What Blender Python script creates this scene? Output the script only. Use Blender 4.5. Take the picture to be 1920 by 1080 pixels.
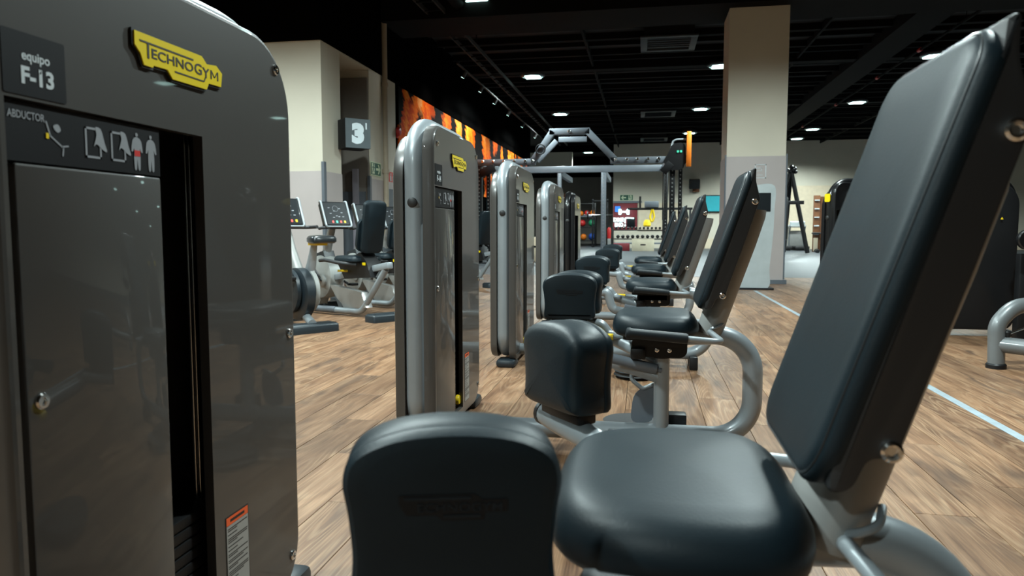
import bpy, bmesh, math, random
from mathutils import Vector, Matrix, Euler
R = math.radians
random.seed(7)
for o in list(bpy.data.objects):
    bpy.data.objects.remove(o)
SC = bpy.context.scene
COL = SC.collection

# ------------------------------------------------------------------ camera, world, exposure
cam_d = bpy.data.cameras.new('camera')
cam = bpy.data.objects.new('camera', cam_d)
COL.objects.link(cam)
cam.location = (0, 0, 0.94)
cam.rotation_euler = (R(90 - 4.5656), 0, R(10.306))
cam_d.sensor_width = 36
cam_d.lens = 25.594
cam_d.clip_start = 0.05
cam_d.dof.use_dof = True
cam_d.dof.focus_distance = 3.0
cam_d.dof.aperture_fstop = 6.0
SC.camera = cam

W = bpy.data.worlds.new('world')
SC.world = W
W.use_nodes = True
W.node_tree.nodes['Background'].inputs[0].default_value = (0.75, 0.82, 0.9, 1)
W.node_tree.nodes['Background'].inputs[1].default_value = 0.05

SC.view_settings.view_transform = 'Standard'
SC.view_settings.look = 'None'
SC.view_settings.gamma = 1
SC.view_settings.use_curve_mapping = False
SC.view_settings.exposure = -0.1

LAMP_W = 170.0            # watts of each high ceiling lamp
LAMP_COL = (0.84, 1.0, 0.99)
LAMPS = [(-3.0, y) for y in (13.15, 19.6, 26.0, 32.7, 39.0)] + [(1.8, y) for y in (19.2, 25.75, 32.0)] + [(6.65, y) for y in (25.35, 31.7)]
LAMPS_OUT = [(-3.0, 6.7), (-3.0, 3.5), (-3.0, 0.3), (1.8, 8.6), (1.8, 3.4), (-3.0, -6.0), (6.65, 19.0), (6.65, 34.8), (-7.6, 6.7), (11.5, 25.0), (11.5, 18.6), (11.5, 31.4)]  # one off-grid lamp brightens the left floor, one the back wall; both added
OUT_LABELS = ['over the exercise bikes', 'between the bikes and the nearest grey tower', 'above and left of the nearest grey tower', 'over the aisle before the pillar', 'over the second leg machine', 'far above and left of the nearest machine', 'beyond the taped line, middle',
              'hidden behind the pillar', 'in front of the left wall corner', 'far right, third back', 'far right, second back', 'far right, fourth back']
LAMP_Z = 5.0


# ------------------------------------------------------------------ materials
def lin(h):
    h = h.lstrip('#')
    v = [int(h[i:i + 2], 16) / 255 for i in (0, 2, 4)]
    return tuple(c / 12.92 if c <= 0.04045 else ((c + 0.055) / 1.055) ** 2.4 for c in v) + (1,)


class NT:
    def __init__(s, name):
        s.m = bpy.data.materials.new(name)
        s.m.use_nodes = True
        s.t = s.m.node_tree
        s.b = s.t.nodes['Principled BSDF']

    def n(s, typ, **kw):
        nd = s.t.nodes.new(typ)
        for k, v in kw.items():
            setattr(nd, k, v)
        return nd

    def l(s, a, b):
        s.t.links.new(a, b)

    def math(s, op, a, b=None):
        nd = s.n('ShaderNodeMath', operation=op)
        for i, v in enumerate((a, b)):
            if v is None:
                continue
            if isinstance(v, (int, float)):
                nd.inputs[i].default_value = v
            else:
                s.l(v, nd.inputs[i])
        return nd.outputs[0]

    def ramp(s, fac, stops, interp='LINEAR'):
        nd = s.n('ShaderNodeValToRGB')
        nd.color_ramp.interpolation = interp
        e = nd.color_ramp.elements
        while len(e) < len(stops):
            e.new(0.5)
        for k, (p, c) in enumerate(stops):
            e[k].position = p
            e[k].color = c if len(c) == 4 else tuple(c) + (1,)
        s.l(fac, nd.inputs[0])
        return nd.outputs[0]

    def mix(s, fac, a, b, blend='MIX'):
        nd = s.n('ShaderNodeMix', data_type='RGBA', blend_type=blend)
        for sock, v in ((nd.inputs[0], fac), (nd.inputs[6], a), (nd.inputs[7], b)):
            if isinstance(v, (int, float)):
                sock.default_value = v
            elif isinstance(v, tuple):
                sock.default_value = v
            else:
                s.l(v, sock)
        return nd.outputs[2]

    def noise(s, vec=None, scale=5, detail=2, rough=0.5, dist=0, w=None):
        nd = s.n('ShaderNodeTexNoise')
        if w is not None:
            nd.noise_dimensions = '4D'
            s.l(w, nd.inputs['W'])
        if vec is not None:
            s.l(vec, nd.inputs['Vector'])
        nd.inputs['Scale'].default_value = scale
        nd.inputs['Detail'].default_value = detail
        nd.inputs['Roughness'].default_value = rough
        nd.inputs['Distortion'].default_value = dist
        return nd.outputs[0]

    def bump(s, h, strength=0.2, dist=0.01):
        nd = s.n('ShaderNodeBump')
        nd.inputs['Strength'].default_value = strength
        nd.inputs['Distance'].default_value = dist
        s.l(h, nd.inputs['Height'])
        s.l(nd.outputs[0], s.b.inputs['Normal'])

    def map(s, vec, scale):
        nd = s.n('ShaderNodeMapping')
        nd.inputs['Scale'].default_value = scale
        s.l(vec, nd.inputs['Vector'])
        return nd.outputs[0]

    def pos(s):
        return s.n('ShaderNodeNewGeometry').outputs['Position']

    def obj(s):
        return s.n('ShaderNodeTexCoord').outputs['Object']


def pbr(name, col, rough=0.5, metal=0.0, coat=0.0, coat_r=0.1, spec=0.5, vary=0.06, vscale=6, bump=0.0, bscale=400, emit=None, es=0):
    t = NT(name)
    c = lin(col) if isinstance(col, str) else tuple(col) + (1,)
    b = t.b
    b.inputs['Roughness'].default_value = rough
    b.inputs['Metallic'].default_value = metal
    b.inputs['Coat Weight'].default_value = coat
    b.inputs['Coat Roughness'].default_value = coat_r
    b.inputs['Specular IOR Level'].default_value = spec
    o = t.obj()
    f = t.noise(o, vscale, 3)
    lo = tuple(v * (1 - vary) for v in c[:3]) + (1,)
    hi = tuple(min(1, v * (1 + vary)) for v in c[:3]) + (1,)
    t.l(t.ramp(f, [(0.3, lo), (0.7, hi)]), b.inputs['Base Color'])
    if bump:
        t.bump(t.noise(o, bscale, 2), bump, 0.002)
    if emit:
        b.inputs['Emission Color'].default_value = lin(emit) if isinstance(emit, str) else tuple(emit) + (1,)
        b.inputs['Emission Strength'].default_value = es
    return t.m


M = {}
M['silver'] = pbr('silver_paint', (0.235, 0.26, 0.278), 0.4, 0.25, coat=0.35, coat_r=0.12)
M['silver_mid'] = pbr('mid_grey_paint', (0.15, 0.16, 0.165), 0.4, 0.25, coat=0.3)  # silver paint darkened for the weaker light at the right edge
M['silver_dull'] = pbr('silver_dull_paint', (0.24, 0.24, 0.232), 0.45, 0.25)
M['graphite'] = pbr('graphite_gloss_plastic', (0.051, 0.0465, 0.043), 0.42, 0.0, spec=0.3, coat=0.5, coat_r=0.03, vary=0.03, vscale=3)
M['graphite_side'] = pbr('graphite_satin_plastic', (0.050, 0.046, 0.042), 0.38, 0.0, coat=0.3, coat_r=0.2, vary=0.03)
M['chrome'] = pbr('chrome', (0.75, 0.75, 0.74), 0.12, 1.0, vary=0.02)
M['leather'] = pbr('black_leather', (0.0060, 0.0120, 0.0162), 0.46, 0.0, spec=0.23, vary=0.12, vscale=9, bump=0.12, bscale=260)
M['leather_gloss'] = pbr('black_gloss_leather', (0.010, 0.012, 0.014), 0.3, 0.0, spec=0.6, vary=0.1)
M['shell'] = pbr('charcoal_plastic', (0.013, 0.013, 0.0138), 0.5, 0.0, vary=0.08, bump=0.06, bscale=700)
M['pad_shell'] = pbr('charcoal_pad_rubber', (0.0068, 0.0122, 0.0168), 0.5, 0.0, spec=0.27, vary=0.12, vscale=12, bump=0.08, bscale=500)
M['emboss'] = pbr('embossed_rubber', (0.0022, 0.0035, 0.005), 0.5, 0.0, spec=0.3)
M['black'] = pbr('black_metal', (0.008, 0.008, 0.0088), 0.45, 0.0, spec=0.3, vary=0.1)
M['black_gloss'] = pbr('black_gloss_plastic', (0.005, 0.005, 0.0056), 0.32, 0.0, spec=0.3, coat=0.6, coat_r=0.1)
M['rubber'] = pbr('black_rubber', (0.018, 0.019, 0.021), 0.6, vary=0.15, bump=0.1, bscale=300)
M['foot'] = pbr('dark_blue_foot_plastic', (0.011, 0.017, 0.022), 0.4)
M['grip'] = pbr('charcoal_rubber_grip', (0.010, 0.0135, 0.0165), 0.5, spec=0.28)
M['yellow'] = pbr('yellow_plastic', (0.80, 0.55, 0.01), 0.4, vary=0.03)
M['logo_yellow'] = pbr('yellow_plate', (0.78, 0.58, 0.0), 0.35, coat=0.3, vary=0.02)
M['print_black'] = pbr('black_print', (0.006, 0.006, 0.007), 0.5)
M['label_black'] = pbr('black_label_film', (0.006, 0.006, 0.0075), 0.5, spec=0.2)
M['print_white'] = pbr('white_print', (0.52, 0.56, 0.58), 0.5, spec=0.2)
M['print_grey'] = pbr('grey_print', (0.25, 0.26, 0.28), 0.5)
M['print_red'] = pbr('red_print', (0.55, 0.02, 0.015), 0.5)
M['print_orange'] = pbr('orange_print', (0.75, 0.10, 0.02), 0.5)
M['label_grey'] = pbr('grey_label_paper', (0.30, 0.29, 0.27), 0.5)
M['lamp_body'] = pbr('lamp_housing', (0.13, 0.14, 0.15), 0.35, 0.5)
M['lamp_lens'] = pbr('lamp_lens', (0.8, 0.9, 0.9), 0.3, emit=(0.62, 1.0, 0.92), es=9)
M['wall_beige'] = pbr('beige_wall_paint', (0.57, 0.525, 0.43), 0.7, vary=0.04, vscale=1.2, bump=0.05, bscale=60)
M['wall_pink'] = pbr('grey_pink_wall_covering', (0.41, 0.362, 0.35), 0.6, vary=0.04, vscale=1.5, bump=0.08, bscale=90)
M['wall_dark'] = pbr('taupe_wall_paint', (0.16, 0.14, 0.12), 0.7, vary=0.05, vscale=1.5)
M['wall_grey'] = pbr('grey_wall_paint', (0.36, 0.34, 0.31), 0.7, vary=0.05, vscale=1)
M['wall_black'] = pbr('black_wall_paint', (0.0024, 0.0023, 0.0023), 1.0, spec=0.0, vary=0.2, vscale=1)
M['ceiling'] = pbr('black_ceiling_board', (0.014, 0.0118, 0.0108), 0.8, vary=0.35, vscale=0.6)
M['ceiling_beam'] = pbr('black_ceiling_steel', (0.0034, 0.0032, 0.0032), 0.9, spec=0.15, vary=0.3, vscale=1)
M['corner'] = pbr('blue_grey_corner_guard', (0.10, 0.115, 0.135), 0.45)
M['corner_pale'] = pbr('pale_lilac_corner_guard', (0.25, 0.235, 0.27), 0.45)
M['pipe_tan'] = pbr('tan_pipe_paint', (0.36, 0.30, 0.22), 0.5)
M['red'] = pbr('red_paint', (0.50, 0.02, 0.02), 0.4)
M['maroon'] = pbr('maroon_wall_panel', (0.16, 0.008, 0.014), 0.6)
M['green_sign'] = pbr('green_sign', (0.012, 0.085, 0.05), 0.5)
M['sign_cream'] = pbr('pale_green_sign_print', (0.58, 0.66, 0.45), 0.5)
M['red_sign'] = pbr('red_sign', (0.55, 0.05, 0.03), 0.5)
M['sign_grey'] = pbr('dark_sign_face', (0.075, 0.095, 0.105), 0.35, coat=0.4)
M['sign_white'] = pbr('sign_numeral', (0.62, 0.70, 0.74), 0.5)
M['kiosk'] = pbr('kiosk_silver', (0.42, 0.46, 0.47), 0.4, 0.4)
M['screen'] = pbr('dark_screen', (0.005, 0.007, 0.009), 0.4, spec=0.2)
M['ply'] = pbr('birch_plywood', (0.50, 0.45, 0.33), 0.6, vary=0.1, vscale=4)
M['wood_dark'] = pbr('brown_wall_bar_wood', (0.15, 0.055, 0.018), 0.5, vary=0.25, vscale=4)
M['orange'] = pbr('orange_paint', (0.70, 0.17, 0.01), 0.45)
M['rig_grey'] = pbr('rig_grey_paint', (0.135, 0.152, 0.175), 0.45, 0.2)
M['bike_grey'] = pbr('bike_grey_plastic', (0.29, 0.30, 0.29), 0.45)
M['bike_panel'] = pbr('bike_taupe_panel', (0.20, 0.195, 0.185), 0.3, coat=0.5)
M['blue'] = pbr('blue_vinyl', (0.015, 0.07, 0.35), 0.5)
M['green'] = pbr('green_vinyl', (0.015, 0.22, 0.10), 0.5)
M['cyan_lit'] = pbr('lit_cyan_display', (0.02, 0.25, 0.3), 0.4, emit=(0.05, 0.75, 0.85), es=0.22)
M['neon'] = pbr('white_neon', (0.6, 1, 1), 0.4, emit=(0.45, 1.0, 0.97), es=5)
M['blue_lit'] = pbr('lit_blue_display', (0.02, 0.1, 0.4), 0.4, emit=(0.05, 0.25, 0.8), es=0.7)
M['btn_red'] = pbr('lit_red_button', (0.6, 0.05, 0.04), 0.4, emit=(0.9, 0.1, 0.07), es=0.5)
M['btn_green'] = pbr('lit_green_button', (0.05, 0.5, 0.3), 0.4, emit=(0.1, 0.8, 0.5), es=0.5)
M['seam'] = pbr('dark_plank_seam', (0.022, 0.011, 0.006), 0.8)
M['cream'] = pbr('cream_panel', (0.62, 0.52, 0.38), 0.6)
M['floor_line'] = pbr('pale_floor_tape', (0.25, 0.30, 0.33), 0.45, vary=0.12, vscale=10)

PW, PX0, PL = 0.1965, 0.305, 1.38      # plank width, offset of one joint, length


def wood_material():
    t = NT('oak_plank')
    p = t.pos()
    sx = t.n('ShaderNodeSeparateXYZ')
    t.l(p, sx.inputs[0])
    row = t.math('FLOOR', t.math('DIVIDE', t.math('SUBTRACT', sx.outputs[0], PX0), PW))
    off = t.math('MULTIPLY', t.math('FRACT', t.math('MULTIPLY', row, 0.381966)), PL)
    idn = t.math('FLOOR', t.math('DIVIDE', t.math('ADD', sx.outputs[1], off), PL))
    cb = t.n('ShaderNodeCombineXYZ')
    t.l(row, cb.inputs[0])
    t.l(idn, cb.inputs[1])
    wn = t.n('ShaderNodeTexWhiteNoise', noise_dimensions='3D')
    t.l(cb.outputs[0], wn.inputs[0])
    rnd = wn.outputs[0]
    w = t.math('MULTIPLY', rnd, 63.0)
    warp = t.noise(t.map(p, (5, 1.6, 1)), 1.0, 2, 0.5, 0.0, w)
    broad = t.noise(t.map(p, (9, 1.1, 1)), 1.0, 4, 0.55, 1.4, w)
    # growth rings: contours of a slow field make cathedral figures
    field = t.noise(t.map(p, (6.5, 0.75, 1)), 1.0, 1.5, 0.4, 0.3, w)
    rings = t.math('SINE', t.math('MULTIPLY', field, 150))
    fine = t.noise(t.map(p, (190, 5, 1)), 1.0, 3, 0.6, 0.0, w)
    streak = t.noise(t.map(p, (55, 1.8, 1)), 1.0, 3, 0.6, 0.6, w)
    bs = t.math('ADD', t.math('MULTIPLY', broad, 0.62), t.math('MULTIPLY', streak, 0.38))
    base = t.ramp(bs, [(0.33, (0.082, 0.037, 0.018)), (0.5, (0.208, 0.112, 0.060)), (0.66, (0.335, 0.202, 0.119))])
    tint = t.ramp(rnd, [(0.0, (0.74, 0.72, 0.70)), (0.5, (1, 1, 1)), (1.0, (1.22, 1.18, 1.12))])
    c = t.mix(1.0, base, tint, 'MULTIPLY')
    ringm = t.math('MULTIPLY', t.math('MAXIMUM', rings, 0), t.ramp(warp, [(0.40, (0, 0, 0)), (0.64, (0.6, 0.6, 0.6))]))
    c = t.mix(ringm, c, (0.38, 0.25, 0.15, 1))
    c = t.mix(t.math('MULTIPLY', t.math('SUBTRACT', 0.64, fine), 1.7), c, (0.055, 0.027, 0.014, 1))
    knot = t.ramp(t.noise(t.map(p, (8, 2.3, 1)), 1.0, 2, 0.5, 0.8, w), [(0.56, (0, 0, 0)), (0.74, (0.8, 0.8, 0.8))])
    c = t.mix(knot, c, (0.055, 0.032, 0.022, 1))
    t.l(c, t.b.inputs['Base Color'])
    t.l(t.math('ADD', t.math('MULTIPLY', fine, 0.2), 0.34), t.b.inputs['Roughness'])
    t.b.inputs['Specular IOR Level'].default_value = 0.3
    t.bump(fine, 0.12, 0.002)
    return t.m


M['wood'] = wood_material()


def carpet_material():
    t = NT('speckled_rubber_floor')
    p = t.pos()
    f = t.noise(p, 60, 2)
    g = t.noise(t.map(p, (0.35, 2.2, 1)), 1.0, 3)
    c = t.ramp(f, [(0.35, (0.022, 0.026, 0.031)), (0.7, (0.045, 0.052, 0.060))])
    c = t.mix(t.math('MULTIPLY', g, 0.5), c, (0.075, 0.086, 0.098, 1))
    t.l(c, t.b.inputs['Base Color'])
    t.b.inputs['Roughness'].default_value = 0.5
    return t.m


M['carpet'] = carpet_material()


def mural_material():
    t = NT('tiger_fur_mural_print')
    p = t.pos()
    sx = t.n('ShaderNodeSeparateXYZ')
    t.l(p, sx.inputs[0])
    y, z = sx.outputs[1], sx.outputs[2]
    cb = t.n('ShaderNodeCombineXYZ')
    # hair strokes run obliquely: shear y by z, then jag it with stretched noise
    ys = t.math('ADD', y, t.math('MULTIPLY', z, 0.10))
    t.l(t.math('MULTIPLY', ys, 2.2), cb.inputs[0])
    t.l(t.math('MULTIPLY', t.math('ADD', z, t.math('MULTIPLY', y, 0.35)), 9.0), cb.inputs[1])
    jag = t.noise(cb.outputs[0], 1.0, 3, 0.6)
    yj = t.math('ADD', ys, t.math('MULTIPLY', t.math('SUBTRACT', jag, 0.5), 0.85))
    c1 = t.n('ShaderNodeCombineXYZ')
    t.l(t.math('MULTIPLY', yj, 0.95), c1.inputs[0])
    t.l(t.math('MULTIPLY', z, 0.28), c1.inputs[1])
    s = t.noise(c1.outputs[0], 1.0, 1.0, 0.4)
    c2 = t.n('ShaderNodeCombineXYZ')
    t.l(t.math('MULTIPLY', yj, 2.6), c2.inputs[0])
    t.l(t.math('MULTIPLY', z, 0.6), c2.inputs[1])
    h = t.noise(c2.outputs[0], 1.0, 3, 0.6)
    fur = t.ramp(h, [(0.30, (0.42, 0.018, 0.003)), (0.45, (0.78, 0.085, 0.005)), (0.58, (0.90, 0.22, 0.010)), (0.80, (0.92, 0.60, 0.30))])
    mask = t.ramp(s, [(0.495, (0, 0, 0)), (0.512, (1, 1, 1))])
    t.l(t.mix(mask, fur, (0.004, 0.003, 0.003, 1)), t.b.inputs['Base Color'])
    t.b.inputs['Roughness'].default_value = 0.8
    t.b.inputs['Specular IOR Level'].default_value = 0.05
    return t.m


M['mural'] = mural_material()


# ------------------------------------------------------------------ geometry helpers
def prop(o, label=None, cat=None, group=None, kind=None):
    if label: o['label'] = label
    if cat: o['category'] = cat
    if group: o['group'] = group
    if kind: o['kind'] = kind
    return o


def thing(name, label, cat, loc=(0, 0, 0), rz=0.0, group=None):
    o = bpy.data.objects.new(name, None)
    o.empty_display_size = 0.1
    COL.objects.link(o)
    o.location = loc
    o.rotation_euler = (0, 0, rz)
    return prop(o, label, cat, group)


CACHE = {}


def link(name, me, parent=None, loc=None):
    o = bpy.data.objects.new(name, me)
    COL.objects.link(o)
    if parent: o.parent = parent
    if loc: o.location = loc
    return o


def fillet(pts, rad, n=7):
    """polyline with rounded corners; rad one number or a list per inner point"""
    pts = [Vector(p) for p in pts]
    out = [pts[0]]
    for i in range(1, len(pts) - 1):
        r = rad[i - 1] if isinstance(rad, (list, tuple)) else rad
        a, b, c = pts[i - 1], pts[i], pts[i + 1]
        u, v = (a - b).normalized(), (c - b).normalized()
        ang = u.angle(v)
        if r <= 0 or abs(ang - math.pi) < 1e-3:
            out.append(b); continue
        d = min(r / math.tan(ang / 2), (a - b).length * 0.49, (c - b).length * 0.49)
        r2 = d * math.tan(ang / 2)
        cen = b + (u + v).normalized() * (r2 / math.sin(ang / 2))
        s, e = b + u * d - cen, b + v * d - cen
        th = s.angle(e)
        for k in range(n + 1):
            t = k / n
            out.append(cen + (s * math.sin((1 - t) * th) + e * math.sin(t * th)) / math.sin(th))
    out.append(pts[-1])
    return out


def rrect(u0, u1, v0, v1, r, n=6):
    """counter-clockwise rounded rectangle; r one radius or (lower-left, lower-right, upper-right, upper-left)"""
    rs = r if isinstance(r, (list, tuple)) else (r,) * 4
    out = []
    for (cx, cy, sx, sy, a0), q in zip(((u0, v0, 1, 1, 180), (u1, v0, -1, 1, 270), (u1, v1, -1, -1, 0), (u0, v1, 1, -1, 90)), rs):
        if q <= 0:
            out.append((cx, cy)); continue
        for k in range(n + 1):
            a = R(a0 + 90 * k / n)
            out.append((cx + sx * q + q * math.cos(a), cy + sy * q + q * math.sin(a)))
    return out


def smooth_closed(pts, n=6):
    """Catmull-Rom through a closed list of 2-D points"""
    out = []
    L = len(pts)
    for i in range(L):
        p0, p1, p2, p3 = (Vector(pts[(i + k) % L]) for k in (-1, 0, 1, 2))
        for k in range(n):
            t = k / n
            out.append(tuple(0.5 * ((2 * p1) + (-p0 + p2) * t + (2 * p0 - 5 * p1 + 4 * p2 - p3) * t * t + (-p0 + 3 * p1 - 3 * p2 + p3) * t ** 3)))
    return out


def inset2(pts, d):
    L = len(pts)
    out = []
    for i in range(L):
        a, b, c = pts[i - 1], pts[i], pts[(i + 1) % L]
        e1 = Vector((b[0] - a[0], b[1] - a[1]))
        e2 = Vector((c[0] - b[0], c[1] - b[1]))
        if e1.length < 1e-9: e1 = e2
        if e2.length < 1e-9: e2 = e1
        n1, n2 = Vector((e1.y, -e1.x)).normalized(), Vector((e2.y, -e2.x)).normalized()
        m = n1 + n2
        m = m.normalized() if m.length > 1e-6 else n1
        k = 1 / max(0.5, m.dot(n1))
        out.append((b[0] - m.x * d * k, b[1] - m.y * d * k))
    return out


# frames mapping (u, v, h) to x, y, z
def frame(o, u, v, w):
    u, v, w, o = Vector(u), Vector(v), Vector(w), Vector(o)
    return Matrix(((u.x, v.x, w.x, o.x), (u.y, v.y, w.y, o.y), (u.z, v.z, w.z, o.z), (0, 0, 0, 1)))


def FX(x, y=0, z=0):     # face looking along +x: u = y, v = z
    return frame((x, y, z), (0, 1, 0), (0, 0, 1), (1, 0, 0))


def FmX(x, y=0, z=0):    # face looking along -x: u = -y
    return frame((x, y, z), (0, -1, 0), (0, 0, 1), (-1, 0, 0))


def FmY(x, y=0, z=0):    # face looking along -y (towards the camera)
    return frame((x, y, z), (1, 0, 0), (0, 0, 1), (0, -1, 0))


def FZ(x=0, y=0, z=0):
    return Matrix.Translation((x, y, z))


class G:
    def __init__(s):
        s.v, s.f = [], []

    def add(s, vs, fs):
        b = len(s.v)
        s.v += [tuple(p) for p in vs]
        s.f += [tuple(i + b for i in f) for f in fs]
        return s

    def box(s, c, size, M=None, bev=0.0):
        x, y, z = (q / 2 for q in size)
        if bev <= 0:
            vs = [Vector((sx * x, sy * y, sz * z)) for sx in (-1, 1) for sy in (-1, 1) for sz in (-1, 1)]
            fs = [(0, 1, 3, 2), (4, 6, 7, 5), (0, 4, 5, 1), (2, 3, 7, 6), (0, 2, 6, 4), (1, 5, 7, 3)]
        else:
            bm = bmesh.new()
            bmesh.ops.create_cube(bm, size=1)
            bmesh.ops.scale(bm, vec=size, verts=bm.verts)
            bmesh.ops.bevel(bm, geom=bm.edges[:], offset=min(bev, min(size) * 0.49), segments=2, affect='EDGES', profile=0.5)
            bm.verts.index_update()
            vs = [v.co.copy() for v in bm.verts]
            fs = [tuple(v.index for v in f.verts) for f in bm.faces]
            bm.free()
        T = Matrix.Translation(c)
        if M is not None:
            T = T @ M.to_4x4()
        return s.add([T @ p for p in vs], fs)

    def tube(s, path, r, n=14, closed=False, flat=None, up=None):
        """round tube along a path; flat=(a, b) gives an oval section"""
        P = [Vector(p) for p in path]
        L = len(P)
        tang = []
        for i in range(L):
            if closed:
                d = P[(i + 1) % L] - P[i - 1]
            else:
                d = P[min(i + 1, L - 1)] - P[max(i - 1, 0)]
            tang.append(d.normalized())
        ref = Vector(up) if up else (Vector((0, 0, 1)) if abs(tang[0].z) < 0.9 else Vector((0, 1, 0)))
        a = tang[0].cross(ref).normalized()
        vs, fs = [], []
        for i in range(L):
            t = tang[i]
            a = (a - t * a.dot(t)).normalized()
            b = t.cross(a)
            rr = r[i] if isinstance(r, (list, tuple)) else r
            ra, rb = flat if flat else (rr, rr)
            for k in range(n):
                q = 2 * math.pi * k / n
                vs.append(P[i] + a * (ra * math.cos(q)) + b * (rb * math.sin(q)))
        m = L if closed else L - 1
        for i in range(m):
            j = (i + 1) % L
            for k in range(n):
                l = (k + 1) % n
                fs.append((i * n + k, i * n + l, j * n + l, j * n + k))
        if not closed:
            fs.append(tuple(reversed(range(n))))
            fs.append(tuple(range((L - 1) * n, L * n)))
        return s.add(vs, fs)

    def cyl(s, a, b, r, n=16, bev=0.0):
        a, b = Vector(a), Vector(b)
        if bev:
            d = (b - a).normalized() * bev
            return s.tube([a, a + d, b - d, b], [r - bev, r, r, r - bev], n)
        return s.tube([a, b], r, n)

    def pillow(s, outl, prof, M=None, cap0=True, cap1=True, fan=0.0):
        """rings of an outline: prof = [(inset, height), ...]; M maps (u, v, h)"""
        M = M or Matrix()
        n = len(outl)
        vs, fs = [], []
        for ins, h in prof:
            ring = inset2(outl, ins) if ins else outl
            vs += [M @ Vector((p[0], p[1], h)) for p in ring]
        for i in range(len(prof) - 1):
            for k in range(n):
                l = (k + 1) % n
                fs.append((i * n + k, i * n + l, (i + 1) * n + l, (i + 1) * n + k))
        cu = sum(p[0] for p in outl) / n
        cv = sum(p[1] for p in outl) / n
        if cap0:
            fs.append(tuple(reversed(range(n))))
        if cap1:
            base = (len(prof) - 1) * n
            if fan:
                # crown: rings shrinking towards the middle
                last = [Vector((p[0], p[1])) for p in inset2(outl, prof[-1][0])]
                c = Vector((cu, cv))
                prev = base
                for t in (0.18, 0.40, 0.65, 0.85):
                    b2 = len(vs)
                    hh = prof[-1][1] + fan * (1 - (1 - t) ** 2)
                    vs += [M @ Vector((*(q.lerp(c, t)), hh)) for q in last]
                    for k in range(n):
                        l = (k + 1) % n
                        fs.append((prev + k, prev + l, b2 + l, b2 + k))
                    prev = b2
                vs.append(M @ Vector((cu, cv, prof[-1][1] + fan)))
                ci = len(vs) - 1
                for k in range(n):
                    fs.append((prev + k, prev + (k + 1) % n, ci))
            else:
                fs.append(tuple(range(base, base + n)))
        return s.add(vs, fs)

    def plate(s, outl, h0, h1, M=None, bev=0.0):
        pr = [(0, h0), (0, h1)] if not bev else [(0, h0), (0, h1 - bev), (bev * 0.3, h1 - bev * 0.3), (bev, h1)]
        return s.pillow(outl, pr, M)

    def lathe(s, prof, M=None, n=20):
        """profile [(r, h), ...] turned round the h axis"""
        M = M or Matrix()
        vs, fs = [], []
        for r, h in prof:
            for k in range(n):
                q = 2 * math.pi * k / n
                vs.append(M @ Vector((r * math.cos(q), r * math.sin(q), h)))
        for i in range(len(prof) - 1):
            for k in range(n):
                l = (k + 1) % n
                fs.append((i * n + k, i * n + l, (i + 1) * n + l, (i + 1) * n + k))
        fs.append(tuple(reversed(range(n))))
        fs.append(tuple(range((len(prof) - 1) * n, len(prof) * n)))
        return s.add(vs, fs)

    def mesh(s, name, mat, ang=38):
        me = bpy.data.meshes.new(name)
        me.from_pydata(s.v, [], s.f)
        me.materials.append(mat)
        bm = bmesh.new()
        bm.from_mesh(me)
        bmesh.ops.recalc_face_normals(bm, faces=bm.faces)
        bm.to_mesh(me)
        bm.free()
        me.shade_smooth()
        me.set_sharp_from_angle(angle=R(ang))
        return me

    def build(s, name, mat, parent=None, loc=None, label=None, ang=38):
        o = link(name, s.mesh(name, M[mat] if isinstance(mat, str) else mat, ang), parent, loc)
        if label: o['label'] = label
        return o


def part(key, name, mat, parent, fn, loc=None, label=None, ang=38):
    """a part whose mesh is shared between all things that ask for the same key"""
    if key not in CACHE:
        g = G()
        fn(g)
        CACHE[key] = g.mesh(name, M[mat], ang)
    o = link(name, CACHE[key], parent, loc)
    if label: o['label'] = label
    return o


def text_geo(body, u0, u1, v0, v1, depth, Mx, bold=0.0, keep=False):
    """lettering as a mesh fitted into the box u0..u1, v0..v1 of frame Mx"""
    cu = bpy.data.curves.new('lettering', 'FONT')
    cu.body = body
    cu.extrude = 0.02
    cu.offset = bold
    cu.resolution_u = 3
    ob = bpy.data.objects.new('lettering', cu)
    COL.objects.link(ob)
    dg = bpy.context.evaluated_depsgraph_get()
    me = bpy.data.meshes.new_from_object(ob.evaluated_get(dg))
    bpy.data.objects.remove(ob)
    bpy.data.curves.remove(cu)
    vs = [v.co.copy() for v in me.vertices]
    fs = [tuple(p.vertices) for p in me.polygons]
    bpy.data.meshes.remove(me)
    x0, x1 = min(v.x for v in vs), max(v.x for v in vs)
    y0, y1 = min(v.y for v in vs), max(v.y for v in vs)
    out = [Mx @ Vector((u0 + (v.x - x0) / (x1 - x0) * (u1 - u0), v0 + (v.y - y0) / (y1 - y0) * (v1 - v0), depth * (0 if v.z < 0 else 1))) for v in vs]
    return out, fs


# ------------------------------------------------------------------ setting
def rect_plane(name, pts, mat, kind='structure'):
    g = G().add(pts, [tuple(range(len(pts)))])
    o = g.build(name, mat)
    prop(o, kind=kind)
    return o


def block(name, x0, x1, y0, y1, z0, z1, mat, parent=None, kind='structure', bev=0.0):
    g = G().box(((x0 + x1) / 2, (y0 + y1) / 2, (z0 + z1) / 2), (x1 - x0, y1 - y0, z1 - z0), bev=bev)
    o = g.build(name, mat, parent)
    if kind and not parent: prop(o, kind=kind)
    return o


YC = 15.05       # where planks end and rubber floor begins
ZC = 5.30        # ceiling
XL, XR, YB, YF = -4.86, 15.0, 38.0, -7.0

floor = block('floor', -12, XR, YF, YC, -0.10, -0.006, 'seam')


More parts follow.
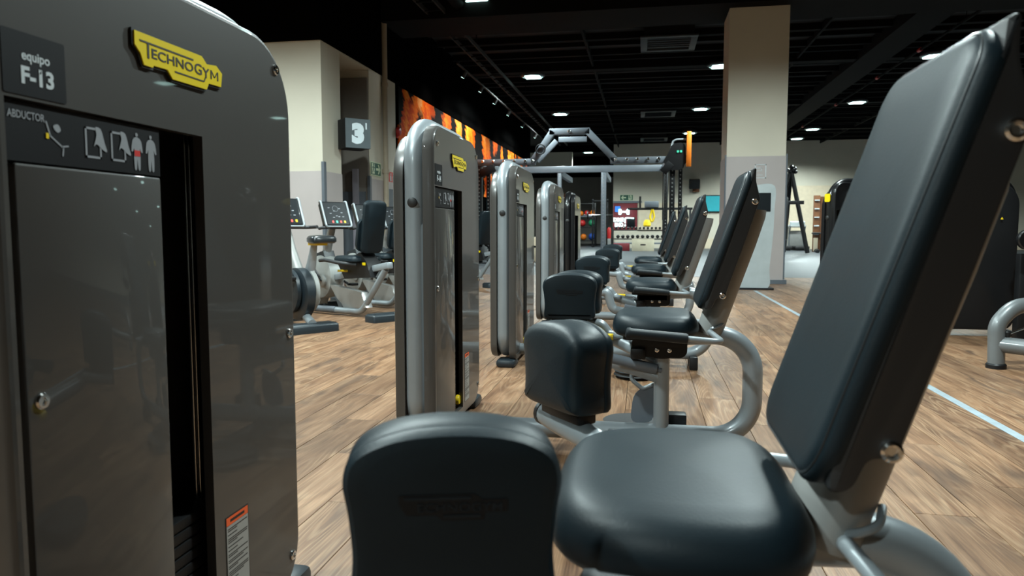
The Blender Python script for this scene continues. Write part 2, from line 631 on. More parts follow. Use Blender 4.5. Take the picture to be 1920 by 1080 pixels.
def build_planks():
    cp, sp = math.cos(R(4.5656)), math.sin(R(4.5656))
    ya = R(10.306)
    F = Vector((-math.sin(ya) * cp, math.cos(ya) * cp, -sp)); Rt = Vector((math.cos(ya), math.sin(ya), 0)); U = Rt.cross(F)

    def seen(x, y):
        d = Vector((x, y, -0.94))
        w = d.dot(F)
        if w < 0.3: return False
        return abs(1365 * d.dot(Rt) / w) < 1100 and abs(1365 * d.dot(U) / w) < 700
    near, far = [], G()
    cand = []
    for row in range(int((-12 - PX0) / PW), int((XR - PX0) / PW)):
        x0 = PX0 + row * PW
        off = ((row * 0.381966) % 1.0) * PL
        for k in range(int((YF + off) / PL), int((YC + off) / PL) + 1):
            y0, y1 = k * PL - off, (k + 1) * PL - off
            y0, y1 = max(y0, YF), min(y1, YC)
            if y1 - y0 < 0.05: continue
            xc, yc = x0 + PW / 2, (y0 + y1) / 2
            vis = any(seen(x, y) for x in (x0, x0 + PW) for y in (y0, yc, y1))
            cand.append((0 if vis else 1, math.hypot(xc, yc), x0, y0, y1))
    cand.sort()
    for i, (vis, d, x0, y0, y1) in enumerate(cand):
        e = 0.0011
        g = G() if i < 298 else far
        zt = random.uniform(-0.0004, 0.0)
        a, b, c, q = x0 + e, x0 + PW - e, y0 + e, y1 - e
        bv = 0.0012
        vs = [(a, c, -0.006), (b, c, -0.006), (b, q, -0.006), (a, q, -0.006),
              (a, c, zt - bv), (b, c, zt - bv), (b, q, zt - bv), (a, q, zt - bv),
              (a + bv, c + bv, zt), (b - bv, c + bv, zt), (b - bv, q - bv, zt), (a + bv, q - bv, zt)]
        fs = [(0, 1, 5, 4), (1, 2, 6, 5), (2, 3, 7, 6), (3, 0, 4, 7), (4, 5, 9, 8), (5, 6, 10, 9), (6, 7, 11, 10), (7, 4, 8, 11), (8, 9, 10, 11)]
        g.add(vs, fs)
        if i < 298:
            me = bpy.data.meshes.new('plank')
            me.from_pydata(g.v, [], g.f)
            me.materials.append(M['wood'])
            link('plank', me, floor)
    o = far.build('plank_field', 'wood', floor, ang=10)
    o['kind'] = 'stuff'


build_planks()
block('rubber_floor', -12, XR + 4, YC, 52, -0.10, 0.0, 'carpet')
block('floor_marking', 1.668, 1.718, 0.2, 11.75, 0.0, 0.0012, 'floor_line')
block('trim_1', -12, XR, YC - 0.03, YC + 0.03, -0.02, 0.004, 'silver_dull')

ceiling = block('ceiling', -12, XR + 4, YF, 52, ZC, ZC + 0.2, 'ceiling')
for k in range(46):
    y = 4.4 + k * 0.72
    w = 0.05 + 0.03 * (k % 3)
    block('batten', -4.8, XR, y, y + w, ZC - 0.10 - 0.04 * (k % 2), ZC, 'ceiling_beam', ceiling)
for k, x in enumerate((-1.4, 3.6, 8.3)):
    block('joist', x, x + 0.05, 2, 37.9, ZC - 0.17, ZC - 0.02, 'ceiling_beam', ceiling)
for y in (6.6, 13.0, 19.2, 25.6, 32.0):
    block('girder', -4.8, XR, y, y + (1.2 if y == 13.0 else 0.32), 4.735 if y == 13.0 else 5.06, ZC, 'ceiling_beam', ceiling)
block('girder', 5.0, 5.7, 2, 37.9, 5.02, ZC, 'ceiling_beam', ceiling)

# left wall: beige above, grey-pink below, black bulkhead over both
ZB = 3.80


def two_tone(name, x0, x1, y0, y1, zsplit, ztop, upper='wall_beige', lower='wall_pink', lip=0.012, outx=0, outy=0):
    u = block(name, x0, x1, y0, y1, zsplit, ztop, upper)
    lo = G().box(((x0 + x1) / 2 + outx * lip / 2, (y0 + y1) / 2 + outy * lip / 2, zsplit / 2), (x1 - x0 + abs(outx) * lip, y1 - y0 + abs(outy) * lip, zsplit))
    lo.build('wall_covering', lower, u)
    return u


two_tone('wall_left', -12, XL, 10.55, 11.25, 1.84, ZB, outx=1, outy=-1)
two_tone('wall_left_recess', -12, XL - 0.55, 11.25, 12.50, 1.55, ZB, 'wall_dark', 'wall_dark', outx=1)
two_tone('wall_left_pier', -12, XL, 12.50, 13.90, 1.86, ZB, outx=1)
block('wall_left_far', -12, XL - 0.035, 13.90, 31, 0, ZB, 'wall_black')
block('wall_left_bulkhead', -12, XL + 0.02, 10.50, 31, ZB, ZC, 'wall_black')
block('wall_left_near', -12.2, -12, YF, 10.55, 0, ZC, 'wall_beige')
block('trim_2', XL - 0.01, XL + 0.035, 10.515, 10.60, 0, 1.98, 'corner')
block('trim_3', XL - 0.27, XL - 0.17, 12.34, 12.40, 0, 2.02, 'corner_pale')
block('wall_left_soffit', -8, XL, 11.25, 12.50, ZB - 0.03, ZB, 'wall_beige')
block('trim_4', XL - 0.02, XL + 0.03, 12.42, 12.50, 0, 1.90, 'corner')
block('wall_left_shade', -8, XL - 0.01, 12.44, 12.497, 0, 3.62, 'wall_dark')  # darker taupe panel covering the pier's front face
block('door_1', XL - 0.95, XL - 0.06, 12.40, 12.44, 0, 1.62, 'corner')  # blue-grey lower panel on the same pier face
block('baseboard_left', -12, XL + 0.03, 10.51, 10.535, 0, 0.10, 'corner')
block('baseboard_pier', XL, XL + 0.03, 12.5, 13.9, 0, 0.10, 'corner')
block('trim_5', XL, XL + 0.05, 13.30, 13.88, 0.0, 1.72, 'corner')
g = G().cyl((XL + 0.06, 13.16, 0.15), (XL + 0.06, 13.16, ZB), 0.05)
for z in (0.95, 2.0, 3.6):
    g.cyl((XL + 0.06, 13.16, z), (XL + 0.06, 13.16, z + 0.07), 0.065)
g.cyl((XL + 0.06, 13.16, ZB), (XL + 0.06, 13.16, ZC), 0.05)
prop(g.build('trim_6', 'pipe_tan'), kind='structure')

o = block('mural', XL - 0.03, XL, 14.10, 30.2, 1.95, ZB - 0.01, 'mural', kind=None)
prop(o, 'orange and black tiger fur mural filling the upper left wall', 'mural')
o = block('wall_panel_left', XL - 0.03, XL, 18.6, 21.6, 1.35, 1.95, 'cyan_lit')
o.data.materials[0] = pbr('cyan_wall_print', (0.01, 0.20, 0.27), 0.6)

# far walls
block('wall_back', -1.62, XR + 4, YB, YB + 0.3, 0, ZC, 'wall_beige')
block('wall_back_left', -12, -1.0, 50, 50.3, 0, ZC, 'wall_grey')
block('wall_back_return', -1.62, -1.45, YB + 0.3, 50, 0, ZC, 'wall_grey')
block('wall_back_bulkhead', -12, -1.62, 44, 44.3, 4.1, ZC, 'wall_black')
block('wall_left_end', -12, -9.5, 31, 52, 0, ZC, 'wall_grey')
block('wall_back_upper', -9.5, -3.75, 38.0, 38.3, 3.95, 4.95, 'wall_beige')
block('wall_back_upper_black', -9.5, -1.62, 38.0, 38.3, 4.95, ZC, 'wall_black')
block('wall_right', XR + 4, XR + 4.2, YF, 52, 0, ZC, 'wall_beige')
block('wall_front', -12, XR + 4, YF - 0.2, YF, 0, ZC, 'wall_dark')
block('baseboard_back', 3.0, XR + 4, YB - 0.06, YB, 0, 0.5, 'cream')
o = block('wall_mirror_panel', 5.6, 11.0, YB - 0.04, YB, 0.5, 3.1, 'cream', kind='structure')  # cream colour stands in for what the mirror here reflects

# big pillar
p = block('wall_pillar', 1.385, 2.37, 13.3, 14.2, 2.21, 4.74, 'wall_beige')
G().box((1.8775, 13.75, 1.105), (1.01, 0.924, 2.21)).build('wall_covering', 'wall_pink', p)
for sx in (1.37, 2.385):
    block('corner_guard', sx - 0.012, sx + 0.012, 13.275, 13.32, 0.08, 2.24, 'corner', p)
block('skirting', 1.34, 2.43, 13.24, 14.25, 0, 0.07, 'corner', p)
g = G()
for (a, b, c, d) in ((1.86, 2.05, 1.83, 1.845), (1.86, 2.05, 2.055, 2.07), (1.86, 1.875, 1.83, 2.07), (2.035, 2.05, 1.83, 2.07),
                     (1.86, 1.98, 1.95, 1.96), (1.86, 1.98, 2.0, 2.01), (1.97, 1.98, 1.95, 2.01), (1.86, 1.99, 1.88, 1.89)):
    g.box(((a + b) / 2, 13.286, (c + d) / 2), (b - a, 0.004, d - c))
g.build('printed_mark', 'print_white', p)

# ------------------------------------------------------------------ ceiling lamps
def lamp_parts(t):
    def body(g):
        g.lathe([(0.10, 0.20), (0.22, 0.16), (0.33, 0.06), (0.33, 0.02), (0.28, 0.0), (0.275, 0.02)], n=8)
    def lens(g):
        g.box((0, 0, 0.004), (0.40, 0.40, 0.022), bev=0.01)
    part('lampbody', 'lamp_housing', 'lamp_body', t, body)
    part('lamplens', 'lamp_lens', 'lamp_lens', t, lens)
    part('lampstem', 'mounting_stem', 'ceiling_beam', t, lambda g: g.cyl((0, 0, 0.18), (0, 0, ZC - LAMP_Z), 0.02, 8))


def add_light(loc):
    ld = bpy.data.lights.new('lamp_light', 'SPOT')
    ld.energy = LAMP_W * 10
    ld.color = LAMP_COL
    ld.shadow_soft_size = 0.17
    ld.spot_size = R(156)
    ld.spot_blend = 0.4
    lo = bpy.data.objects.new('lamp_light', ld)
    COL.objects.link(lo)
    lo.location = (loc[0], loc[1], LAMP_Z - 0.03)


where = ['in the left row, nearest of the row', 'in the left row, second from the front', 'in the left row, seen above the arched rig', 'in the left row, seen inside the rig arch',
         'in the left row, smallest and farthest', 'in the middle row, touching the pillar edge', 'in the middle row, halfway between rig and pillar', 'in the middle row, just above the orange pole',
         'in the right row, brightest beside the big backrest', 'in the right row, second one right of pillar']
for i, (x, y) in enumerate(LAMPS + LAMPS_OUT):
    lab = 'round black ceiling lamp ' + where[i] if i < len(LAMPS) else 'round black ceiling lamp ' + OUT_LABELS[i - len(LAMPS)]
    t = thing('ceiling_lamp', lab, 'lamp', (x, y, LAMP_Z), group='lamps of the black ceiling')
    lamp_parts(t)
    add_light((x, y))

# ------------------------------------------------------------------ selectorised leg machines
LX = -0.855                                # front plane of the tower cover


def tower(root, black=False, full=True, label_txt=None, title=None, near=True):
    """weight tower; local y = 0 at the logo, cover looks along +x"""
    cov, side, tubem = ('black_gloss', 'black', 'black_gloss') if black else ('graphite', 'graphite_side', 'silver')
    kk = 'b' if black else 'g'

    def loop(g):
        y0, y1, z0, z1, r = -0.345, 0.455, 0.105, 1.372, 0.16
        path = []
        for p in rrect(y0, y1, z0, z1, (0.12, 0.12, 0.2, 0.17), 9):
            path.append((-0.948, p[0], p[1]))
        g.tube(path, 0.052, 18, closed=True, up=(1, 0, 0))
    fr = part('tw_loop' + kk, 'tower_frame', tubem, root, loop, label='rounded silver tube hoop' if not black else None)
    part('tw_plug' + kk, 'hole_plug', 'shell', fr, lambda g: g.lathe([(0.021, 0.0), (0.021, 0.004), (0.017, 0.007)], frame((-0.948, -0.394, 1.053), (1, 0, 0), (0, 0, 1), (0, -1, 0))))

    out = rrect(-0.398, 0.437, 0.045, 1.378, (0.07, 0.13, 0.17, 0.11), 9)
    hole = [(-0.378, 0.085), (0.072, 0.085), (0.072, 1.122), (-0.378, 1.122)]

    def cover(g):
        d = 0.048
        prof = [(0.0, -d), (0.0, -0.012), (0.002, -0.006), (0.006, -0.0015), (0.012, 0.0)]
        Mx = FX(LX)
        g.pillow(out, prof, Mx, cap0=False, cap1=False)
        bm = bmesh.new()
        ring = inset2(out, 0.012)
        loops = []
        for pts in (ring, hole):
            vs = [bm.verts.new((p[0], p[1], 0)) for p in pts]
            loops.append([bm.edges.new((vs[i], vs[(i + 1) % len(vs)])) for i in range(len(vs))])
        bmesh.ops.triangle_fill(bm, use_beauty=True, use_dissolve=False, edges=loops[0] + loops[1])
        bm.verts.index_update()
        g.add([Mx @ v.co for v in bm.verts], [tuple(v.index for v in f.verts) for f in bm.faces])
        bm.free()
        n = len(hole)
        vs = [Mx @ Vector((p[0], p[1], 0)) for p in hole] + [Mx @ Vector((p[0], p[1], -0.020)) for p in hole]
        g.add(vs, [(i, (i + 1) % n, n + (i + 1) % n, n + i) for i in range(n)])
    cv = part('tw_cover' + kk, 'front_cover', cov, root, cover, ang=30)

    def rear(g):
        g.pillow(rrect(-0.392, 0.437, 0.06, 1.352, (0.10, 0.13, 0.2, 0.2), 9), [(0, 0), (0, 0.03), (0.006, 0.042), (0.02, 0.048)], frame((-0.99, 0, 0), (0, 1, 0), (0, 0, 1), (-1, 0, 0)))
    part('tw_rear' + kk, 'rear_cover', side, root, rear)

    if not black:
        part('tw_panel', 'access_panel', 'graphite', root, lambda g: g.plate(rrect(-0.362, -0.052, 0.088, 1.033, 0.004, 2), -0.03, -0.004, FX(LX), 0.003))
        for (y, z, x) in ((0.368, 1.312, LX), (0.405, 0.688, LX), (-0.338, 0.692, LX - 0.004), (-0.34, 1.30, LX), (0.395, 0.13, LX)):
            def bolt(g, y=y, z=z, x=x):
                g.lathe([(0.0125, 0.0), (0.0125, 0.003), (0.010, 0.0055), (0.006, 0.0055), (0.005, 0.002)], FX(x, y, z), 18)
            part(('tw_bolt', y, z), 'cover_bolt', 'chrome', cv, bolt)
    # weights, rods
    for k in range(11):
        z = 0.10 + k * 0.0248
        part(('tw_w', k), 'weight_plate', 'black', root, lambda g, z=z: g.box((-0.94, 0.015, z + 0.011), (0.10, 0.24, 0.0215), bev=0.003))
    for y in (0.118, 0.132):
        part(('tw_rod', y), 'guide_rod', 'chrome', root, lambda g, y=y: g.cyl((-0.925, y, 0.06), (-0.925, y, 1.3), 0.004, 10))
    pin = part('tw_pin', 'weight_pin', 'yellow', root, lambda g: g.lathe([(0.008, -0.06), (0.008, 0.0), (0.0225, 0.002), (0.024, 0.012), (0.020, 0.019)], FX(LX - 0.032, 0.060, 0.122), 18), label='yellow weight pin')
    # feet
    for y in (-0.345, 0.44):
        part(('tw_foot', y), 'foot_block', 'foot', root, lambda g, y=y: g.box((-0.925, y, 0.027), (0.135, 0.15, 0.054), bev=0.02))
    # logo plate
    LP = [(-0.121, 0.027), (0.069, 0.027), (0.085, 0.015), (0.117, 0.019), (0.137, 0.007), (0.132, -0.020), (0.090, -0.021), (0.082, -0.034),
          (-0.022, -0.035), (-0.036, -0.021), (-0.074, -0.022), (-0.076, -0.026), (-0.099, -0.026), (-0.107, -0.008), (-0.121, 0.004)]
    LP = LP[::-1]
    Lz = 1.248

    def lp_black(g):
        g.plate(inset2(LP, -0.004), 0.0, 0.004, FX(LX + 0.0005, 0, Lz))
    lo = part('lp_black', 'logo_plate', 'print_black', root, lp_black, label='yellow maker plate with black edge')
    part('lp_yel', 'plate_face', 'logo_yellow', lo, lambda g: g.plate(LP, 0.003, 0.0065, FX(LX + 0.0005, 0, Lz)))

    def letters(g):
        Mx = FX(LX + 0.0065, 0, Lz)
        g.plate([(-0.109, 0.0118), (0.041, 0.0118), (0.041, 0.0148), (-0.109, 0.0148)], 0, 0.0012, Mx)
        g.plate([(-0.0905, -0.0130), (-0.0855, -0.0130), (-0.0855, 0.012), (-0.0905, 0.012)], 0, 0.0012, Mx)
        g.plate([(-0.016, -0.0216), (0.073, -0.0216), (0.073, -0.0190), (-0.016, -0.0190)], 0, 0.0012, Mx)
        for s_, a, b, c, d in (('ECHNO', -0.079, 0.040, -0.0105, 0.0065), ('G', 0.044, 0.067, -0.0105, 0.010), ('Y', 0.069, 0.092, -0.0125, 0.0065)):
            g.add(*text_geo(s_, a, b, c, d, 0.0012, Mx, 0.012))
        g.plate([(0.0715, -0.021), (0.0745, -0.021), (0.082, -0.008), (0.079, -0.008)], 0, 0.0012, Mx)
        for q in ([(0.096, -0.0105), (0.0998, -0.0105), (0.0998, 0.0065), (0.096, 0.0065)], [(0.1185, -0.0105), (0.1223, -0.0105), (0.1223, 0.0065), (0.1185, 0.0065)],
                  [(0.0998, 0.0065), (0.0975, 0.0065), (0.1075, -0.0065), (0.1105, -0.0065)][::-1], [(0.1185, 0.0065), (0.1208, 0.0065), (0.1108, -0.0065), (0.1078, -0.0065)]):
            g.plate(q, 0, 0.0012, Mx)
    part('lp_let', 'lettering', 'print_black', lo, letters, ang=20)

    if not full:
        return
    # number label
    nl = part('nlabel', 'number_label', 'label_black', root, lambda g: g.plate(rrect(-0.379, -0.269, 1.127, 1.214, 0.003, 2), 0, 0.0012, FX(LX)))
    if label_txt:
        def nt(g):
            Mx = FX(LX + 0.0012)
            g.add(*text_geo('equipo', -0.347, -0.298, 1.172, 1.189, 0.0006, Mx, 0.02))
            g.add(*text_geo(label_txt, -0.349, -0.292, 1.143, 1.168, 0.0006, Mx, 0.035))
            g.plate([(-0.3185, 1.1605), (-0.314, 1.1625), (-0.314, 1.168)], 0, 0.0006, Mx)
        part(('ntext', label_txt), 'lettering', 'print_white', nl, nt, ang=20)
    # instruction strip
    sx = LX - 0.006
    st = part('strip', 'instruction_strip', 'label_black', root, lambda g: g.plate([(-0.377, 1.036), (-0.050, 1.036), (-0.050, 1.118), (-0.377, 1.118)], -0.016, 0.0, FX(sx)))

    def picto(g):
        Mx = FX(sx + 0.0003)
        for u in (-0.228, -0.172):
            for a, b, c, d in ((0, 0.034, 0, 0.0035), (0, 0.034, 0.0445, 0.048), (0, 0.0035, 0, 0.048), (0.0305, 0.034, 0, 0.048)):
                g.plate([(u + a, 1.053 + c), (u + b, 1.053 + c), (u + b, 1.053 + d), (u + a, 1.053 + d)], 0, 0.0006, Mx)
            # seated figure against the frame
            g.plate(smooth_closed([(u + 0.022, 1.102), (u + 0.034, 1.100), (u + 0.041, 1.080), (u + 0.046, 1.066), (u + 0.037, 1.068), (u + 0.024, 1.076), (u + 0.018, 1.072), (u + 0.024, 1.09)][::-1], 3), 0.0004, 0.0009, Mx)
        g.plate(smooth_closed([(u2, v2) for u2, v2 in ((-0.290, 1.092), (-0.281, 1.096), (-0.276, 1.088), (-0.283, 1.084))][::-1], 4), 0, 0.0006, Mx)
        for u in (-0.110, -0.074):
            g.plate(smooth_closed([(u - 0.003, 1.098), (u + 0.003, 1.098), (u + 0.011, 1.092), (u + 0.014, 1.074), (u + 0.010, 1.074), (u + 0.007, 1.08), (u + 0.008, 1.066), (u + 0.007, 1.044), (u + 0.002, 1.044), (u, 1.062),
                                   (u - 0.002, 1.044), (u - 0.007, 1.044), (u - 0.008, 1.066), (u - 0.007, 1.08), (u - 0.010, 1.074), (u - 0.014, 1.074), (u - 0.011, 1.092)][::-1], 2), 0, 0.0006, Mx)
            g.lathe([(0.0032, 0), (0.0032, 0.0006)], Mx @ Matrix.Translation((u, 1.1025, 0)), 10)
        # little machine drawing
        for (a, b) in (((-0.303, 1.098), (-0.296, 1.078)), ((-0.298, 1.079), (-0.272, 1.062)), ((-0.275, 1.064), (-0.262, 1.066)), ((-0.272, 1.063), (-0.274, 1.050))):
            du, dv = b[0] - a[0], b[1] - a[1]
            q = math.hypot(du, dv)
            nu, nv = -dv / q * 0.0012, du / q * 0.0012
            g.plate([(a[0] + nu, a[1] + nv), (a[0] - nu, a[1] - nv), (b[0] - nu, b[1] - nv), (b[0] + nu, b[1] + nv)][::-1], 0, 0.0006, Mx)
    part('picto', 'pictograms', 'print_grey', st, picto, ang=20)['kind'] = 'stuff'
    part('picto_red', 'muscle_mark', 'print_red', st, lambda g: g.plate([(-0.117, 1.066), (-0.103, 1.066), (-0.103, 1.076), (-0.117, 1.076)], 0.0007, 0.0013, FX(sx)))
    part('picto_yel', 'machine_mark', 'yellow', st, lambda g: g.plate([(-0.304, 1.073), (-0.299, 1.073), (-0.299, 1.081), (-0.304, 1.081)], 0.0007, 0.0013, FX(sx)))
    if title:
        part(('title', title), 'lettering', 'print_grey', st, lambda g: g.add(*text_geo(title, -0.369, -0.305, 1.0955, 1.1065, 0.0006, FX(sx + 0.0003), 0.01)), ang=20)
    # warning label
    wl = part('warn', 'warning_label', 'print_black', root, lambda g: g.plate([(0.108, 0.10), (0.197, 0.10), (0.197, 0.338), (0.108, 0.338)], 0, 0.0008, FX(LX)))
    part('warn_g', 'label_paper', 'label_grey', wl, lambda g: g.plate([(0.111, 0.103), (0.194, 0.103), (0.194, 0.317), (0.111, 0.317)], 0.0006, 0.0012, FX(LX)))
    wr = part('warn_r', 'warning_header', 'print_orange', wl, lambda g: g.plate([(0.111, 0.318), (0.194, 0.318), (0.194, 0.335), (0.111, 0.335)], 0.0006, 0.0012, FX(LX)))

    def wtxt(g):
        rnd = random.Random(3)
        Mx = FX(LX + 0.0012)
        z = 0.311
        while z > 0.115:
            e = rnd.choice((0.19, 0.19, 0.188, 0.172, 0.15))
            g.plate([(0.115, z - 0.0022), (e, z - 0.0022), (e, z), (0.115, z)], 0, 0.0003, Mx)
            z -= 0.0043 if e > 0.18 else 0.0085
        g.plate([(0.125, 0.3235), (0.18, 0.3235), (0.18, 0.3295), (0.125, 0.3295)], 0, 0.0003, Mx)
    part('warn_t', 'text_lines', 'print_black', wl, wtxt)['kind'] = 'stuff'


def pad(root, name, loc, rz, key, logo_side=-1, tilt=0.0):
    """leg pad, local: u along x, thickness along y; logo side looks along -y"""
    prof = smooth_closed([(-0.088, 0.0), (0.0, -0.002), (0.088, 0.0), (0.106, 0.014), (0.104, 0.06), (0.108, 0.105), (0.113, 0.140), (0.102, 0.168), (0.062, 0.187), (0, 0.193),
                          (-0.062, 0.187), (-0.102, 0.168), (-0.113, 0.140), (-0.108, 0.105), (-0.104, 0.06), (-0.106, 0.014)], 4)

    def body(g):
        pr = [(0.020, 0.0), (0.006, 0.003), (0.0, 0.012), (0.0, 0.022), (0.0015, 0.024), (0.0, 0.026), (-0.001, 0.055), (0.0, 0.080), (0.004, 0.094), (0.012, 0.103), (0.025, 0.108)]
        g.pillow(prof, pr, frame((0, -0.047, 0), (1, 0, 0), (0, 0, 1), (0, 1, 0)), cap1=True, fan=0.004)
    p = part('pad_body', name, 'leather', root, body, loc)
    p.rotation_euler = (tilt, 0, rz)

    def emb(g):
        Mx = FmY(0, -0.0475, 0)
        LPs = [(-0.055, 0.128), (0.022, 0.128), (0.03, 0.122), (0.055, 0.122), (0.055, 0.109), (0.032, 0.109), (0.03, 0.101), (-0.012, 0.101), (-0.018, 0.107), (-0.048, 0.107), (-0.055, 0.118)][::-1]
        g.plate(LPs, -0.002, 0.0006, Mx)
    e = part('pad_emb', 'embossed_logo', 'emboss', p, emb)

    def embl(g):
        Mx = FmY(0, -0.0475 - 0.0006, 0)
        g.add(*text_geo('ECHNOGYM', -0.036, 0.05, 0.110, 0.119, 0.0012, Mx, 0.01))
        g.plate([(-0.05, 0.1225), (0.018, 0.1225), (0.018, 0.1255), (-0.05, 0.1255)], 0, 0.0012, Mx)
        g.plate([(-0.01, 0.1035), (0.028, 0.1035), (0.028, 0.1065), (-0.01, 0.1065)], 0, 0.0012, Mx)
    part('pad_embl', 'embossed_lettering', 'pad_shell', p, embl, ang=20)
    return p


def seat_unit(root, dy, pads, backdx=0.0, pz=0.565):
    """bench side of the machine; its own y = 0 is the middle of the seat. pads: [(x, y, rz), ...] near one first"""
    L = (0, dy, 0)
    # frame: C-shaped tube from tower foot, under the seat and up to the backrest
    def ctube(g):
        pts = [(-0.90, 0, 0.097), (0.437, 0, 0.097), (0.437, 0, 0.522), (0.06, 0, 0.505)]
        g.tube(fillet(pts, [0.155, 0.15], 12), 0.0395, 20, up=(0, 1, 0))
    fr = part('c_tube', 'main_frame', 'silver', root, ctube, L)
    for x in (0.335, -0.55):
        for s in (-1, 1):
            part(('ft', x, s), 'floor_foot', 'black', fr, lambda g, x=x, s=s: g.box((x, s * 0.07, 0.045), (0.055, 0.07, 0.09), bev=0.008))
    part('cross', 'foot_bar', 'silver', fr, lambda g: g.tube([(0.33, -0.09, 0.06), (0.33, 0.09, 0.06)], 0.022, 12))
    # post
    po = part('post', 'pivot_post', 'silver', root, lambda g: g.cyl((0.077, 0, 0.11), (0.077, 0, 0.418), 0.0315, 22), L)
    part('post_c', 'post_collar', 'black', po, lambda g: g.lathe([(0.034, 0.416), (0.036, 0.42), (0.036, 0.428), (0.026, 0.432), (0.026, 0.44)], FZ(0.077, 0, 0), 20))
    part('post_b', 'pivot_block', 'black', po, lambda g: g.box((0.135, 0.10, 0.125), (0.10, 0.07, 0.075), bev=0.008))
    # bracket under the seat
    def bracket(g):
        g.plate(rrect(-0.045, 0.175, 0.425, 0.512, (0.012, 0.03, 0.004, 0.02), 4), -0.055, -0.045, FmY(0, -0.0, 0))
        g.plate(rrect(-0.045, 0.175, 0.425, 0.512, (0.012, 0.03, 0.004, 0.02), 4), 0.045, 0.055, FmY(0, 0, 0))
        g.box((0.06, 0, 0.485), (0.20, 0.11, 0.05), bev=0.006)
        g.box((-0.02, -0.03, 0.44), (0.06, 0.10, 0.045), bev=0.006)
    br = part('bracket', 'seat_bracket', 'black', root, bracket, L)
    for x in (0.055, 0.105):
        part(('bb', x), 'bracket_bolt', 'chrome', br, lambda g, x=x: g.lathe([(0.009, 0), (0.009, 0.003), (0.005, 0.004), (0.004, 0.001)], FmY(x, -0.055, 0.455), 14))
    # seat
    def seat(g):
        o = smooth_closed([(-0.118, -0.12), (-0.085, -0.185), (-0.01, -0.222), (0.09, -0.228), (0.175, -0.205), (0.212, -0.13), (0.216, 0.0), (0.212, 0.13), (0.175, 0.205), (0.09, 0.228),
                           (-0.01, 0.222), (-0.085, 0.185), (-0.118, 0.12), (-0.124, 0.0)], 5)
        pr = [(0.03, 0.522), (0.012, 0.527), (0.003, 0.538), (0.0, 0.553), (0.002, 0.569), (0.009, 0.585), (0.020, 0.597), (0.036, 0.605)]
        g.pillow(o, pr, None, True, True, fan=0.010)
    part('seat', 'seat', 'leather', root, seat, L)
    part('seat_pan', 'seat_pan', 'black', root, lambda g: g.plate(rrect(-0.08, 0.17, -0.16, 0.16, 0.04, 4), 0.507, 0.520), L)

    # backrest
    B = (backdx, dy, 0)
    sl = 0.335
    nrm = Vector((-1, 0, sl)).normalized()
    upv = Vector((sl, 0, 1)).normalized()
    Mb = frame((0.2095, 0, 0.63), (0, -1, 0), upv, nrm)     # origin on the rear plane of the cushion, bottom
    Lb = 0.556

    def cush(g):
        o = rrect(-0.153, 0.18, 0.0, Lb, (0.06, 0.06, 0.055, 0.055), 7)
        pr = [(0.010, -0.001), (0.002, 0.003), (0.0, 0.012), (0.001, 0.021), (0.005, 0.026), (0.008, 0.0265), (0.0095, 0.0285), (0.014, 0.032), (0.024, 0.034)]
        g.pillow(o, pr, Mb, True, True, fan=0.003)
    bk = part('cush', 'backrest', 'leather', root, cush, B, ang=60)

    def seam(g):
        o = inset2(rrect(-0.153, 0.18, 0.0, Lb, (0.06, 0.06, 0.055, 0.055), 7), 0.0070)
        g.tube([Mb @ Vector((p[0], p[1], 0.0268)) for p in o], 0.0016, 6, closed=True)
    part('seam', 'seam_piping', 'leather_gloss', bk, seam)

    prof = [(p.x, p.z) for p in fillet([(0.2095, 0, 0.66), (0.2095, 0, 0.634), (0.236, 0, 0.640), (0.252, 0, 0.678), (0.282, 0, 0.680), (0.352, 0, 0.892), (0.403, 0, 1.055), (0.386, 0, 1.125), (0.387, 0, 1.174), (0.370, 0, 1.164), (0.367, 0, 1.13)],
                                        [0.008, 0.03, 0.015, 0.02, 0.3, 0.02, 0.08, 0.008, 0.006], 4)]

    def shell(g):
        pts = [(x, z) for x, z in prof]
        for lo in (0,):
            pass
        ww = 0.176
        g.pillow(pts, [(0.008, -ww), (0.002, -ww + 0.002), (0.0, -ww + 0.008), (0.0, ww - 0.008), (0.002, ww - 0.002), (0.008, ww)], frame((0, 0, 0), (1, 0, 0), (0, 0, 1), (0, -1, 0)))
    sh = part('shell', 'back_shell', 'shell', root, shell, B, ang=50)
    for (x, z) in ((0.389, 1.046), (0.280, 0.690)):
        def bolt(g, x=x, z=z):
            g.lathe([(0.0125, 0), (0.0125, 0.004), (0.009, 0.0065), (0.006, 0.006), (0.005, 0.002)], FmY(x - 0.005, -0.175, z), 18)
        part(('bbolt', x), 'shell_bolt', 'chrome', sh, bolt)

    def btube(g):
        g.tube([(0.240, 0, 0.52), (0.259, 0, 0.579), (0.290, 0, 0.672), (0.366, 0, 0.896), (0.398, 0, 1.000), (0.400, 0, 1.02)], 0.04, 24, flat=(0.072, 0.052), up=(1, 0, 0))
    part('btube', 'back_post', 'silver_dull', root, btube, B)

    # U handle
    def rod(g):
        pts = [(-0.05, -0.285, 0.553), (0.287, -0.285, 0.529), (0.252, 0, 0.538), (0.287, 0.285, 0.529), (-0.05, 0.285, 0.553)]
        g.tube(fillet(pts, [0.03, 0.3, 0.03], 6), 0.0115, 12)
        for q in (-1,):
            g.tube(fillet([(0.256, q * 0.02, 0.542), (0.262, q * 0.078, 0.549), (0.30, q * 0.076, 0.562), (0.316, q * 0.03, 0.572)], 0.03, 5), 0.006, 8)
    hd = part('rod', 'handle', 'silver', root, rod, L)
